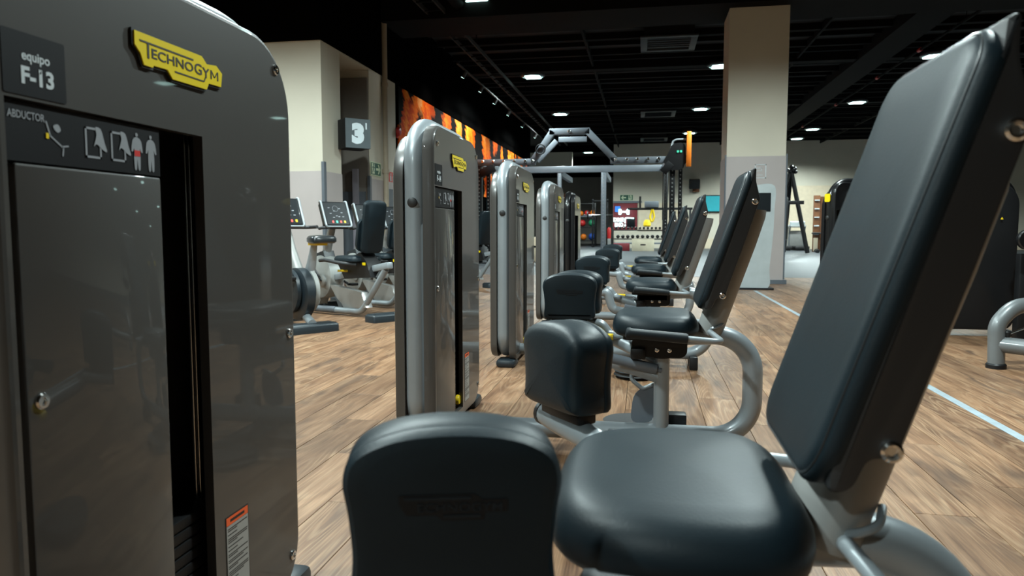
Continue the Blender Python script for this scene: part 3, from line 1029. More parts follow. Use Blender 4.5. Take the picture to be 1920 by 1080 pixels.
    for s in (-1, 1):
        def grip(g, s=s):
            g.tube([(-0.066, s * 0.285, 0.5545), (-0.062, s * 0.285, 0.554), (-0.05, s * 0.285, 0.553), (-0.045, s * 0.285, 0.5527), (0.155, s * 0.285, 0.5384), (0.163, s * 0.285, 0.538)], [0.012, 0.020, 0.022, 0.0195, 0.0195, 0.017], 18)
        part(('grip', s), 'handle_grip', 'grip', hd, grip)

    # pads on swinging arms
    for k, (px, py, rz) in enumerate(pads):
        pd = pad(root, 'leg_pad', (px, py + dy, pz), rz + (math.pi if k else 0), k)
        s = -1 if k == 0 else 1
        ux, uy = math.cos(rz), math.sin(rz)
        inner = Vector((px + 0.095 * ux, py + 0.095 * uy, 0))
        outer = Vector((px - 0.088 * ux, py - 0.088 * uy, 0))
        za = 0.335 if k == 0 else 0.40

        def arm(g):
            pts = [Vector((0.07, 0, za)), inner + Vector((0.05 * ux, 0.05 * uy, za + 0.06)), inner + Vector((0.012 * ux, 0.012 * uy, pz - 0.055)), outer + Vector((0.05 * ux, 0.05 * uy, pz - 0.042)), outer + Vector((0, 0, pz - 0.035))]
            g.tube(fillet(pts, [0.05, 0.03, 0.04], 6), 0.029, 16)
        am = G()
        arm(am)
        a = am.build('pad_arm', 'silver', root, L)
        g2 = G()
        Mr = Matrix.Rotation(rz, 3, 'Z')
        g2.box((px, py, pz - 0.012), (0.15, 0.05, 0.03), Mr, bev=0.006)
        g2.build('pad_bracket', 'black', a)
        g3 = G()
        g3.cyl(outer + Vector((0.0, 0, pz - 0.035)), outer + Vector((-0.012 * ux, -0.012 * uy, pz - 0.035)), 0.03, 16)
        g3.build('arm_cap', 'black', a)
    # dark cylinder beside the upper arm
    part('damper', 'arm_damper', 'rig_grey', root, lambda g: g.cyl((-0.13, -0.045, 0.415), (0.055, -0.03, 0.372), 0.021, 14).cyl((0.05, -0.03, 0.373), (0.075, -0.028, 0.367), 0.011, 12), L)
    # range lever with yellow grip
    def lev(g):
        g.tube(fillet([(-0.13, 0.17, 0.470), (-0.075, 0.17, 0.468), (-0.035, 0.16, 0.43), (-0.035, 0.13, 0.36), (-0.05, 0.10, 0.30), (0.0, 0.09, 0.262), (0.05, 0.09, 0.285)], [0.03, 0.03, 0.04, 0.03, 0.02], 6), 0.0095, 12)
    lv = part('lever', 'range_lever', 'silver', root, lev, L)
    part('lever_g', 'lever_grip', 'yellow', lv, lambda g: g.tube([(-0.235, 0.17, 0.468), (-0.23, 0.17, 0.469), (-0.13, 0.17, 0.471)], [0.010, 0.015, 0.0145], 14), label='yellow lever grip')
    part('cam', 'cam_plate', 'rig_grey', root, lambda g: g.plate(smooth_closed([(-0.04, 0.12), (0.03, 0.12), (0.05, 0.16), (0.055, 0.255), (0.02, 0.275), (-0.03, 0.24), (-0.045, 0.18)], 3), -0.10, -0.09, FmY(0, 0, 0)), L)
    # foot plates
    for s in (-1, 1):
        def fp(g, s=s):
            g.pillow(smooth_closed([(-0.17, s * 0.36), (-0.14, s * 0.48), (-0.03, s * 0.52), (0.05, s * 0.46), (0.06, s * 0.34), (-0.04, s * 0.29)][::s], 5), [(0.01, 0.02), (0, 0.028), (0, 0.038), (0.008, 0.045)], None)
            g.box((0.0, s * 0.20, 0.05), (0.06, 0.34, 0.04), bev=0.008)
        part(('fplate', s), 'foot_plate', 'rubber', root, fp, L)


MACH = [  # tower y, seat offset, back dx, pads, label number, title, label
    (1.240, -0.195, 0.003, [(-0.200, -0.300, R(15)), (-0.165, 0.567, R(-49.6))], 'F-13', 'ABDUCTOR', 'nearest leg machine, grey tower with F-13 label, pads spread apart and large black backrest'),
    (3.302, -0.272, 0.020, [(-0.308, 0.04, R(2)), (-0.296, 0.26, R(-4))], 'F-14', None, 'second leg machine from the front, grey tower with F-14 label, pads closed together'),
    (5.245, -0.185, 0.000, [(-0.355, -0.04, R(3)), (-0.350, 0.16, R(-3))], 'F-15', None, 'third leg machine from the front, narrower seen grey tower with yellow plate'),
    (7.370, -0.200, 0.000, [(-0.358, -0.04, R(3)), (-0.352, 0.14, R(-3))], 'F-16', None, 'fourth leg machine, last one with a grey tower, next to the black tower'),
]
GRP = 'leg machines in the row'
for i, (ty, dy, bdx, pads, num, title, lab) in enumerate(MACH):
    r = thing('leg_machine', lab, 'gym machine', (0, ty, 0), group=GRP)
    tower(r, False, True, num, title)
    seat_unit(r, dy, pads, bdx, 0.544 if i == 0 else 0.565)
r = thing('leg_machine', 'farthest leg machine of the row, the only one with a black tower', 'gym machine', (0, 9.45, 0), group=GRP)
tower(r, True, False)
seat_unit(r, -0.2, [(-0.40, -0.04, R(3)), (-0.39, 0.14, R(-3))], -0.02)

# ------------------------------------------------------------------ black machines on the right of the aisle
t = thing('cable_tower', 'black machine tower with yellow plate on its edge, right of the pillar', 'gym machine', (2.49, 6.62, 0), R(-60))
tower(t, True, False)
e = G()
e.plate(rrect(-0.034, 0.034, 1.20, 1.275, 0.012, 3), 0, 0.004, FmY(-0.948, -0.398, 0))
e.build('edge_plate', 'logo_yellow', t)

t = thing('chest_machine', 'black weight tower behind a curved grey floor frame, at the right edge', 'gym machine', (2.80, 8.05, 0), R(90))
tower(t, True, False)
g = G()
def W2(x, y, z):      # world point into this machine's frame (turned by 90 degrees)
    dx, dy = x - 2.80, y - 8.05
    return Vector((dy, -dx, z))
g.tube(fillet([W2(2.37, 5.42, 0.03), W2(2.36, 5.42, 0.30), W2(2.47, 5.45, 0.42), W2(2.75, 5.55, 0.445), W2(3.1, 5.7, 0.44)], [0.13, 0.2, 0.3], 8), 0.052, 18)
g.tube([W2(2.38, 5.42, 0.165), W2(2.62, 5.25, 0.155), W2(3.1, 4.93, 0.155)], 0.055, 16)
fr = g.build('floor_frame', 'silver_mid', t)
G().lathe([(0.062, 0), (0.062, 0.025), (0.054, 0.035)], Matrix.Translation(W2(2.37, 5.42, 0)), 18).build('foot_cap', 'black', fr)
G().cyl(W2(2.42, 5.40, 0.235), W2(2.75, 5.35, 0.40), 0.007, 8).build('tie_rod', 'chrome', fr)
G().lathe([(0.02, 0), (0.022, 0.03), (0.012, 0.04)], Matrix.Translation(W2(2.42, 5.40, 0.22)), 12).build('rod_knob', 'black', fr)
G().box(W2(3.17, 6.85, 0.37), (0.09, 0.10, 0.74), bev=0.01).build('upright', 'black', t)
ar = G().box(W2(3.27, 6.70, 0.98), (0.05, 0.10, 0.42), Matrix.Rotation(R(18), 3, 'X'), bev=0.01).build('swing_arm', 'silver_dull', t)
G().plate(rrect(-0.035, 0.035, 0, 0.03, 0.004, 2), 0, 0.004, frame(W2(3.215, 6.645, 1.10), (0, -1, 0), (0, 0, 1), (-1, 0, 0))).build('arm_plate', 'logo_yellow', ar)
for nm, (x, z, r), h in (('pulley', (3.10, 0.86, 0.085), 0.05), ('pulley', (3.28, 0.90, 0.10), 0.05), ('arm_roller', (3.18, 1.17, 0.075), 0.14)):
    p_ = G().lathe([(r - 0.01, 0), (r, 0.008), (r, h - 0.008), (r - 0.01, h), (0.02, h), (0.018, h + 0.006)], frame(W2(x, 6.68, z), (0, -1, 0), (0, 0, 1), (-1, 0, 0)), 24).build(nm, 'black_gloss', t)
G().lathe([(0.085, 0), (0.085, 0.03), (0.07, 0.075), (0.03, 0.095)], Matrix.Translation(W2(3.22, 6.66, 1.245)), 20).build('top_cap', 'black_gloss', t)
G().cyl(W2(3.10, 6.6, 1.235), W2(3.45, 6.6, 1.245), 0.009, 8).build('guide_bar', 'chrome', t)
G().plate([(0, 0), (0.024, 0), (0.012, 0.022)], 0, 0.002, frame(W2(3.03, 6.99, 1.03), (0, -1, 0), (0, 0, 1), (-1, 0, 0))).build('caution_mark', 'yellow', t)


# ------------------------------------------------------------------ exercise bikes
def console(t, u, z, parent_name='console'):
    Mx = Matrix.Translation((u, 0, z)) @ Matrix.Rotation(R(24), 4, 'Y')
    # local frame: looks towards -x (the rider), u = -y
    F = Mx @ FmX(0, 0, 0)
    def body(g):
        g.plate(rrect(-0.165, 0.165, -0.15, 0.15, 0.03, 4), -0.06, 0.0, F, 0.01)
    c = part(('con', u, z), 'console', 'black_gloss', t, body)
    def fr(g):
        for s in (-1, 1):
            g.tube(fillet([F @ Vector((s * 0.15, 0.155, -0.05)), F @ Vector((s * 0.16, 0.155, 0.004)), F @ Vector((s * 0.16, -0.16, 0.004)), F @ Vector((s * 0.12, -0.165, -0.02))], 0.02, 4), 0.013, 10)
        g.tube([F @ Vector((-0.15, -0.163, 0.0)), F @ Vector((0.15, -0.163, 0.0))], 0.011, 10)
    part(('conf', u, z), 'console_frame', 'silver', c, fr)
    part(('cons', u, z), 'console_screen', 'screen', c, lambda g: g.plate(rrect(-0.135, 0.135, -0.135, 0.135, 0.01, 2), 0, 0.002, F))
    def marks(g):
        for a, b in ((-0.08, 0.07), (-0.02, 0.03), (0.05, 0.06), (0.07, 0.01), (-0.07, 0.0), (0.0, -0.03), (0.03, -0.04), (-0.04, -0.05), (0.08, -0.04)):
            g.plate(rrect(a - 0.012, a + 0.012, b - 0.004, b + 0.004, 0.002, 1), 0.002, 0.003, F)
        g.tube([F @ Vector((0.035 * math.cos(q * R(30)), 0.06 + 0.035 * math.sin(q * R(30)), 0.0025)) for q in range(12)], 0.0015, 5, closed=True)
    part(('conm', u, z), 'console_marks', 'print_grey', c, marks)['kind'] = 'stuff'
    for k, m in enumerate(('btn_red', 'btn_green', 'btn_red', 'yellow')):
        part(('conb', u, z, k), 'console_button', m, c, lambda g, k=k: g.plate(rrect(-0.075 + k * 0.05, -0.053 + k * 0.05, -0.118, -0.09, 0.004, 2), 0.001, 0.006, F))


def foot(t, key, x, y=0, ln=0.52):
    part(('bf', key), 'stabiliser_foot', 'foot', t, lambda g: g.pillow(rrect(x - 0.09, x + 0.09, y - ln / 2, y + ln / 2, 0.02, 3), [(0.0, 0.0), (0.0, 0.06), (0.006, 0.072), (0.03, 0.085)], None))


def recumbent(loc, lab):
    t = thing('recumbent_bike', lab, 'exercise bike', (*loc, 0), R(143), 'exercise bikes by the left wall')
    foot(t, 'r0', -0.06)
    foot(t, 'r1', 1.47)
    part('rb_base', 'base_tube', 'silver', t, lambda g: g.tube(fillet([(1.22, 0.25, 0.055), (0.42, 0.055, 0.055), (0.02, 0.0, 0.53)], 0.17, 9), 0.034, 14))
    part('rb_slv', 'tube_sleeve', 'rig_grey', t, lambda g: g.tube([(1.22, 0.25, 0.055), (0.80, 0.15, 0.055)], 0.038, 14))
    part('rb_rail', 'seat_rail', 'silver', t, lambda g: g.box((0.57, 0.0, 0.475), (1.28, 0.075, 0.07), Matrix.Rotation(R(9), 3, 'Y'), bev=0.012))
    part('rb_strut', 'front_strut', 'black', t, lambda g: g.tube([(1.15, 0, 0.37), (0.80, 0.08, 0.06)], 0.03, 4, flat=(0.03, 0.035)))
    part('rb_panel', 'side_panel', 'bike_panel', t, lambda g: g.plate([(0.30, 0.11), (0.80, 0.07), (1.08, 0.32), (0.40, 0.27)], -0.045, 0.045, frame((0, 0.03, 0), (1, 0, 0), (0, 0, 1), (0, -1, 0)), 0.01))
    part('rb_block', 'seat_carriage', 'black', t, lambda g: g.plate([(0.18, 0.44), (0.72, 0.40), (0.86, 0.56), (0.60, 0.60), (0.50, 0.67), (0.38, 0.70), (0.26, 0.60)], -0.085, 0.085, frame((0, 0, 0), (1, 0, 0), (0, 0, 1), (0, -1, 0)), 0.012))
    part('rb_plate', 'carriage_plate', 'logo_yellow', t, lambda g: g.plate(rrect(-0.03, 0.03, -0.015, 0.015, 0.006, 2), 0, 0.004, frame((0.30, 0.09, 0.58), (-1, 0, 0), (0, 0, 1), (0, 1, 0))))
    part('rb_lev', 'seat_lever', 'yellow', t, lambda g: g.cyl((0.66, 0.08, 0.49), (0.70, 0.18, 0.495), 0.013, 10))
    part('rb_seat', 'seat', 'leather', t, lambda g: g.pillow(rrect(0.36, 0.80, -0.20, 0.20, 0.09, 6), [(0.03, 0.585), (0.0, 0.605), (0.0, 0.63), (0.012, 0.65), (0.03, 0.658)], None, fan=0.008))
    Mb = frame((0.33, 0, 0.70), (0, -1, 0), Vector((-0.2, 0, 1)).normalized(), Vector((1, 0, 0.2)).normalized())
    bk = part('rb_back', 'backrest', 'leather', t, lambda g: g.pillow(rrect(-0.13, 0.13, 0.0, 0.56, 0.06, 6), [(0.02, -0.06), (0.0, -0.045), (0.0, 0.0), (0.01, 0.012), (0.03, 0.018)], Mb))
    part('rb_lumb', 'lumbar_pad', 'leather', bk, lambda g: g.pillow(rrect(-0.155, 0.155, 0.0, 0.36, 0.08, 6), [(0.0, 0.012), (0.0, 0.05), (0.012, 0.075), (0.04, 0.088)], Mb, fan=0.006))
    for s in (-1, 1):
        part(('rb_arm', s), 'side_handle', 'rubber', t, lambda g, s=s: g.tube(fillet([(0.40, s * 0.12, 0.57), (0.52, s * 0.24, 0.585), (0.85, s * 0.25, 0.61), (0.98, s * 0.24, 0.60)], 0.06, 5), 0.02, 12))
    hs = part('rb_house', 'crank_housing', 'bike_grey', t, lambda g: g.lathe([(0.19, -0.10), (0.245, -0.08), (0.255, 0.0), (0.245, 0.08), (0.19, 0.10)], frame((1.28, 0, 0.40), (1, 0, 0), (0, 0, 1), (0, -1, 0)), 32).plate([(1.24, 0.3), (1.40, 0.3), (1.52, 0.07), (1.38, 0.07)], -0.05, 0.05, frame((0, 0, 0), (1, 0, 0), (0, 0, 1), (0, -1, 0)), 0.01))
    for s in (-1, 1):
        part(('rb_crank', s), 'pedal_crank', 'bike_grey', hs, lambda g, s=s: g.lathe([(0.065, 0), (0.065, 0.02), (0.05, 0.03)], frame((1.16, s * 0.10, 0.36), (1, 0, 0), (0, 0, 1), (0, s, 0)), 18))
        part(('rb_ped', s), 'pedal', 'black', hs, lambda g, s=s: g.box((1.16 + 0.13 * s, s * 0.20, 0.40 + 0.09 * s), (0.10, 0.09, 0.03), bev=0.006).cyl((1.16, s * 0.13, 0.36), (1.16 + 0.13 * s, s * 0.15, 0.40 + 0.09 * s), 0.014, 8))
    part('rb_cowl', 'housing_cowl', 'foot', t, lambda g: g.plate([(1.16, 0.58), (1.45, 0.52), (1.42, 0.66), (1.22, 0.70)], -0.07, 0.07, frame((0, 0, 0), (1, 0, 0), (0, 0, 1), (0, -1, 0)), 0.01))
    part('rb_stem', 'console_stem', 'silver_dull', t, lambda g: g.tube([(1.30, 0, 0.58), (1.24, 0, 0.74), (1.12, 0, 0.98), (1.09, 0, 1.05)], [0.055, 0.05, 0.04, 0.035], 14))
    part('rb_bar', 'handlebar', 'rubber', t, lambda g: g.tube(fillet([(1.06, 0.20, 0.955), (0.99, 0.18, 0.965), (0.99, -0.18, 0.965), (1.06, -0.20, 0.955)], 0.03, 4), 0.017, 12))
    console(t, 1.03, 1.125)
    return t


recumbent((-2.63, 7.20), 'nearest recumbent exercise bike, black backrest and lit console in full view by the left wall')
recumbent((-2.60, 8.08), 'second recumbent bike, mostly hidden behind the nearest recumbent one')
recumbent((-2.58, 8.98), 'third recumbent bike, its lit console just left of the F-14 tower')
recumbent((-2.42, 11.75), 'fourth recumbent bike, only its rear foot and frame seen right of the F-14 tower')

t = thing('upright_bike', 'upright exercise bike with black saddle, half hidden behind the nearest grey tower', 'exercise bike', (-2.72, 6.20, 0), R(143), 'exercise bikes by the left wall')
foot(t, 'u0', 0.24, 0.18)
foot(t, 'u1', 1.20)
G().tube(fillet([(0.22, 0.16, 0.08), (0.45, 0.1, 0.12), (0.75, 0, 0.10), (1.18, 0, 0.07)], 0.1, 5), 0.04, 14).build('base_tube', 'silver', t)
hs = G().lathe([(0.20, -0.06), (0.25, -0.04), (0.25, 0.04), (0.20, 0.06)], frame((0.58, 0.1, 0.33), (1, 0, 0), (0, 0, 1), (0, -1, 0)), 30).build('crank_housing', 'foot', t)
G().lathe([(0.15, 0.0), (0.21, 0.01), (0.215, 0.05), (0.16, 0.065)], frame((0.60, 0.035, 0.36), (1, 0, 0), (0, 0, 1), (0, -1, 0)), 30).build('housing_cover', 'bike_grey', hs)
G().lathe([(0.15, 0.0), (0.21, 0.01), (0.215, 0.05), (0.16, 0.065)], frame((0.60, 0.165, 0.36), (1, 0, 0), (0, 0, 1), (0, 1, 0)), 30).build('housing_cover', 'foot', hs)
for s in (-1, 1):
    G().box((0.57 - 0.12 * s, 0.1 + s * 0.17, 0.42 + 0.07 * s), (0.11, 0.10, 0.03), bev=0.006).cyl((0.59, 0.1 + s * 0.08, 0.36), (0.57 - 0.12 * s, 0.1 + s * 0.13, 0.42 + 0.07 * s), 0.014, 8).build('pedal', 'black', hs)
G().tube([(0.60, 0, 0.45), (0.52, 0, 0.62), (0.46, 0, 0.80)], [0.06, 0.045, 0.03], 14).build('seat_post', 'silver', t)
G().pillow(smooth_closed([(0.25, -0.12), (0.22, 0.0), (0.25, 0.12), (0.40, 0.10), (0.55, 0.03), (0.58, 0.0), (0.55, -0.03), (0.40, -0.10)][::-1], 5), [(0.02, 0.815), (0.0, 0.83), (0.0, 0.86), (0.012, 0.878), (0.025, 0.884)], None, fan=0.008).build('saddle', 'leather_gloss', t)
G().plate(rrect(0.28, 0.50, -0.055, 0.055, 0.03, 3), 0.795, 0.817).build('saddle_lever', 'yellow', t)
G().tube([(0.75, 0, 0.45), (0.95, 0, 0.75), (1.05, 0, 1.0)], [0.06, 0.05, 0.035], 14).build('console_stem', 'silver_dull', t)
G().tube(fillet([(0.85, 0.24, 0.97), (0.98, 0.22, 0.965), (0.98, -0.22, 0.965), (0.85, -0.24, 0.97)], 0.05, 4), 0.017, 12).build('handlebar', 'rubber', t)
console(t, 1.03, 1.125)

# ------------------------------------------------------------------ kiosk by the pillar
t = thing('info_kiosk', 'silver information kiosk with dark screen standing in front of the pillar', 'kiosk', (1.70, 11.95, 0))
oc = smooth_closed([(-0.205, 0.03), (-0.20, 0.35), (-0.235, 0.85), (-0.205, 1.25), (-0.195, 1.60), (0.0, 1.63), (0.27, 1.615), (0.275, 1.25), (0.265, 0.85), (0.225, 0.35), (0.205, 0.03)], 5)
G().plate(oc, -0.12, 0.0, FmY(0, 0, 0), 0.008).build('body', 'kiosk', t)
G().plate(rrect(-0.08, 0.225, 1.225, 1.515, 0.006, 2), 0, 0.006, FmY(0, 0, 0)).build('screen', 'screen', t)
G().plate(rrect(-0.06, -0.01, 1.09, 1.155, 0.004, 2), 0, 0.006, FmY(0, 0, 0)).build('card_slot', 'shell', t)
G().plate(rrect(-0.28, 0.30, -0.06, 0.30, 0.02, 3), 0, 0.03).build('base_plate', 'black', t)

# ------------------------------------------------------------------ signs on the left wall
t = thing('zone_sign', 'dark cube sign with a large white numeral 3 projecting from the left wall', 'sign', (-4.63, 11.2, 2.46), R(44))
G().box((0, 0, 0), (0.42, 0.42, 0.46), bev=0.006).build('sign_box', 'label_black', t)
G().plate([(-0.208, -0.228), (0.208, -0.228), (0.208, 0.228), (-0.208, 0.228)], 0, 0.003, FmY(0, -0.21, 0)).build('sign_face', 'sign_grey', t)
G().add(*text_geo('3', -0.105, 0.10, -0.165, 0.165, 0.004, FmY(0, -0.213, 0), 0.08)).build('numeral', 'sign_white', t, ang=20)
G().plate([(0.125, 0.07), (0.148, 0.07), (0.148, 0.172), (0.125, 0.172)], 0, 0.004, FmY(0, -0.213, 0)).build('small_mark', 'sign_white', t)
G().cyl((0.0, 0.0, 0.0), (-0.16, 0.155, 0), 0.03, 10).build('wall_arm', 'black', t)


def run_man(g, Mx, s=1, x0=0.0):
    g.lathe([(0.024, 0), (0.024, 0.002)], Mx @ Matrix.Translation((x0 + s * 0.02, 0.072, 0)), 12)
    for pts in ([(-0.01, 0.045), (0.02, 0.05), (0.025, -0.015), (-0.015, -0.01)], [(0.0, -0.01), (0.02, -0.015), (0.05, -0.055), (0.035, -0.065)],
                [(-0.015, -0.01), (0.005, -0.012), (-0.03, -0.075), (-0.05, -0.07)], [(0.02, 0.045), (0.06, 0.02), (0.055, 0.008), (0.015, 0.03)], [(-0.01, 0.045), (-0.045, 0.02), (-0.04, 0.008), (-0.005, 0.028)]):
        p2 = [(x0 + s * a, b) for a, b in pts]
        g.plate(p2 if s < 0 else p2[::-1], 0, 0.002, Mx)


def exit_sign(t, wd, ht, Mx, s):
    G().plate([(-wd / 2, -ht / 2), (wd / 2, -ht / 2), (wd / 2, ht / 2), (-wd / 2, ht / 2)], 0, 0.01, Mx).build('sign_board', 'sign_cream', t)
    M2 = Mx @ Matrix.Translation((0, 0, 0.01))
    e = 0.018
    G().plate([(-wd / 2 + e, -ht / 2 + e), (wd / 2 - e, -ht / 2 + e), (wd / 2 - e, ht / 2 - e), (-wd / 2 + e, ht / 2 - e)], 0, 0.002, M2).build('green_field', 'green_sign', t)
    M3 = M2 @ Matrix.Translation((0, 0, 0.002))
    g = G()
    k = ht / 0.25
    ax = s * wd * 0.22
    g.plate([(ax - s * 0.11 * k, -0.022 * k), (ax + s * 0.03 * k, -0.022 * k), (ax + s * 0.03 * k, 0.022 * k), (ax - s * 0.11 * k, 0.022 * k)], 0, 0.002, M3)
    g.plate([(ax - s * 0.02 * k, -0.085 * k), (ax + s * 0.03 * k, -0.085 * k), (ax + s * 0.10 * k, 0), (ax + s * 0.03 * k, 0.085 * k), (ax - s * 0.02 * k, 0.085 * k), (ax + s * 0.045 * k, 0)], 0, 0.002, M3)
    g.build('arrow', 'sign_cream', t)
    dx = -s * wd * 0.27
    G().plate([(dx - 0.065 * k, -0.09 * k), (dx + 0.065 * k, -0.09 * k), (dx + 0.065 * k, 0.095 * k), (dx - 0.065 * k, 0.095 * k)], 0, 0.002, M3).build('door_shape', 'sign_cream', t)
    g = G()
    run_man(g, M3 @ Matrix.Translation((0, 0, 0.002)) @ Matrix.Diagonal((k, k, 1, 1)), s, dx / k)
    g.build('running_figure', 'green_sign', t)


t = thing('exit_sign', 'green exit sign with arrow pointing right, on the left wall under the 3 sign', 'sign', (XL, 12.77, 2.045))
exit_sign(t, 0.52, 0.25, FX(0), 1)
t = thing('exit_sign', 'green exit sign with arrow pointing left, high on the far back wall', 'sign', (-0.95, YB, 2.585))
exit_sign(t, 0.68, 0.30, FmY(0, 0, 0), -1)
t = thing('fire_sign', 'red fire equipment sign with white pictograms on the left wall beside the pipe', 'sign', (XL, 13.54, 1.955))
G().plate(rrect(-0.25, 0.25, -0.10, 0.10, 0.005, 2), 0, 0.01, FX(0)).build('sign_board', 'red_sign', t)
g = G()
Mx = FX(0.01)
for x in (-0.15, 0.02, 0.17):
    g.plate(rrect(x - 0.035, x + 0.035, -0.075, 0.03, 0.012, 3), 0, 0.002, Mx)
    g.plate(rrect(x - 0.012, x + 0.03, 0.04, 0.075, 0.004, 2), 0, 0.002, Mx)
g.build('pictograms', 'print_white', t)['kind'] = 'stuff'
t = thing('alarm_bell', 'small round red alarm bell on the edge of the tiger mural', 'alarm', (XL, 13.98, 2.88))
G().lathe([(0.05, 0), (0.09, 0.01), (0.09, 0.04), (0.07, 0.07), (0.02, 0.08)], FX(0), 18).build('gong', 'red', t)
G().box((0.01, 0, -0.09), (0.03, 0.07, 0.07), bev=0.006).build('back_box', 'red', t)

# ------------------------------------------------------------------ ceiling fittings
for i, (x, y, lab) in enumerate(((0.45, 16.7, 'large ceiling air cassette nearest, high left of the pillar'), (0.40, 26.6, 'middle ceiling air cassette, seen below the nearest one'), (0.35, 34.0, 'smallest and farthest ceiling air cassette, above the rig beam'))):
    t = thing('air_cassette', lab, 'vent', (x, y, 5.0), group='air cassettes in the ceiling')
    def fr(g):
        for a, b, sx, sy in ((0, -0.6, 1.2, 0.14), (0, 0.6, 1.2, 0.14), (-0.53, 0, 0.14, 1.1), (0.53, 0, 0.14, 1.1)):
            g.box((a, b, 0.02), (sx, sy, 0.04), bev=0.01)
    part('cas_f', 'cassette_frame', 'rubber', t, fr)
    part('cas_b', 'cassette_body', 'black', t, lambda g: g.box((0, 0, 0.16), (1.05, 1.15, 0.26)))
    for k in range(5):
        part(('cas_s', k), 'grille_slat', 'black', t, lambda g, k=k: g.box((0, -0.36 + k * 0.18, 0.0), (0.9, 0.06, 0.012), Matrix.Rotation(R(25), 3, 'X')))

t = thing('sprinkler_pipe', 'thin black sprinkler pipe with red couplings crossing the ceiling right of the pillar', 'pipe', (0, 0, 0))
G().cyl((5.95, 9.0, 4.92), (5.95, 37.5, 4.92), 0.03, 10).build('pipe', 'ceiling_beam', t)
for y in (14.5, 17.8, 20.8, 25.0, 30.0):
    G().cyl((5.95, y, 4.92), (5.95, y + 0.16, 4.92), 0.042, 10).build('coupling', 'red', t)
    G().cyl((5.95, y + 1, 4.92), (5.95, y + 1, ZC), 0.008, 6).build('hanger', 'ceiling_beam', t)
t = thing('sprinkler_pipe', 'short red sprinkler drop pipe under the ceiling above the tiger mural', 'pipe', (-3.2, 10.6, 4.80))
G().cyl((0, 0, 0.0), (0, -1.2, 0.02), 0.03, 10).build('pipe', 'red', t)
G().cyl((0, 0, 0.0), (0, 0, 0.40), 0.02, 8).build('drop', 'ceiling_beam', t)

t = thing('cable_tray', 'long dark cable tray running under the ceiling towards the rig', 'cable tray', (-3.75, 0, 4.82))
for dx in (-0.16, 0.16):
    G().box((dx, 20, 0.03), (0.03, 28, 0.08)).build('side_rail', 'ceiling', t)
g = G()
for k in range(56):
    g.box((0, 6.3 + k * 0.5, 0.0), (0.32, 0.04, 0.02))
g.build('rungs', 'ceiling_beam', t)['kind'] = 'stuff'
for y in (9, 15.5, 22, 28.5):
    G().cyl((0.16, y, 0.05), (0.16, y, ZC - 4.82), 0.01, 6).build('hanger', 'ceiling_beam', t)
t = thing('ceiling_duct', 'dark round ventilation duct under the ceiling at the upper left', 'duct', (-3.35, 0, 4.98))
G().cyl((0, 6, 0), (0, 14.0, 0), 0.11, 18).build('duct', 'ceiling_beam', t)
for y in (7, 9, 11, 13):
    G().cyl((0, y, 0), (0, y + 0.05, 0), 0.12, 18).build('duct_ring', 'ceiling', t)

t = thing('spot_track', 'black track with small spotlights aimed at the tiger mural', 'spotlight track', (-3.95, 0, 4.42))
G().box((0, 22.0, 0.03), (0.04, 13.5, 0.03)).build('track_rail', 'ceiling', t)
for y in (16.2, 22.5, 28.8):
    G().cyl((0, y, 0.04), (0, y, ZC - 4.42), 0.012, 6).build('hanger', 'ceiling_beam', t)
for k, y in enumerate((15.9, 17.6, 19.3, 21.3, 23.8, 26.6)):
    h = G()
    d = Vector((-0.50, 0.05, -0.86)).normalized()
    p0 = Vector((0, y, -0.05))
    h.cyl(p0 - d * 0.06, p0 + d * 0.10, 0.045, 14, 0.008)
    h.cyl(p0, (0, y, 0.03), 0.012, 6)
    hd = h.build('spot_head', 'shell', t)
    G().cyl(p0 + d * 0.10, p0 + d * 0.103, 0.035, 14).build('spot_lens', 'lamp_lens', hd)
    ld = bpy.data.lights.new('spot_light', 'SPOT')
    ld.energy = 48
    ld.color = (1.0, 0.93, 0.82)
    ld.spot_size = R(118)
    ld.spot_blend = 1.0
    ld.shadow_soft_size = 0.04
    lo = bpy.data.objects.new('spot_light', ld)
    COL.objects.link(lo)
    lo.location = Vector((-3.95, 0, 4.42)) + p0 + d * 0.14
    lo.rotation_euler = d.to_track_quat('-Z', 'Y').to_euler()

# ------------------------------------------------------------------ training rig across the middle
t = thing('training_rig', 'grey steel training rig with arched top beam and black perforated uprights', 'rig', (0, 20, 0))


def beam(nm, a, b, mat='rig_grey', w=0.14, h=0.17, parent=None):
    a, b = Vector(a), Vector(b)
    d = b - a
    rot = d.to_track_quat('X', 'Z').to_matrix()
    g = G().box((a + b) / 2, (d.length, w, h), rot, bev=0.008)
    return g.build(nm, mat, parent or t)


beam('cross_beam', (-4.66, 0, 2.80), (-2.98, 0, 2.80))
beam('arch_beam', (-3.06, 0, 2.80), (-2.50, 0, 3.62))
beam('arch_beam', (-2.60, 0, 3.60), (-1.50, 0, 3.60))
beam('arch_beam', (-1.58, 0, 3.62), (-0.80, 0, 2.80))
beam('cross_beam', (-0.94, 0, 2.80), (0.60, 0, 2.80))
beam('rear_beam', (-4.66, 3, 2.83), (0.62, 3, 2.83), h=0.2)
beam('arch_beam', (-2.46, 0.5, 3.42), (-3.0, 0.5, 2.86), w=0.1, h=0.14)
beam('arch_beam', (-2.40, 0.5, 3.45), (-1.62, 0.5, 3.45), w=0.1, h=0.14)
for x in (-4.55, 0.57):
    beam('side_beam', (x, 0, 2.80), (x, 3, 2.83))
for x in (-2.66, -1.28):
    beam('side_beam', (x, 3, 2.72), (x, 6.5, 2.72))
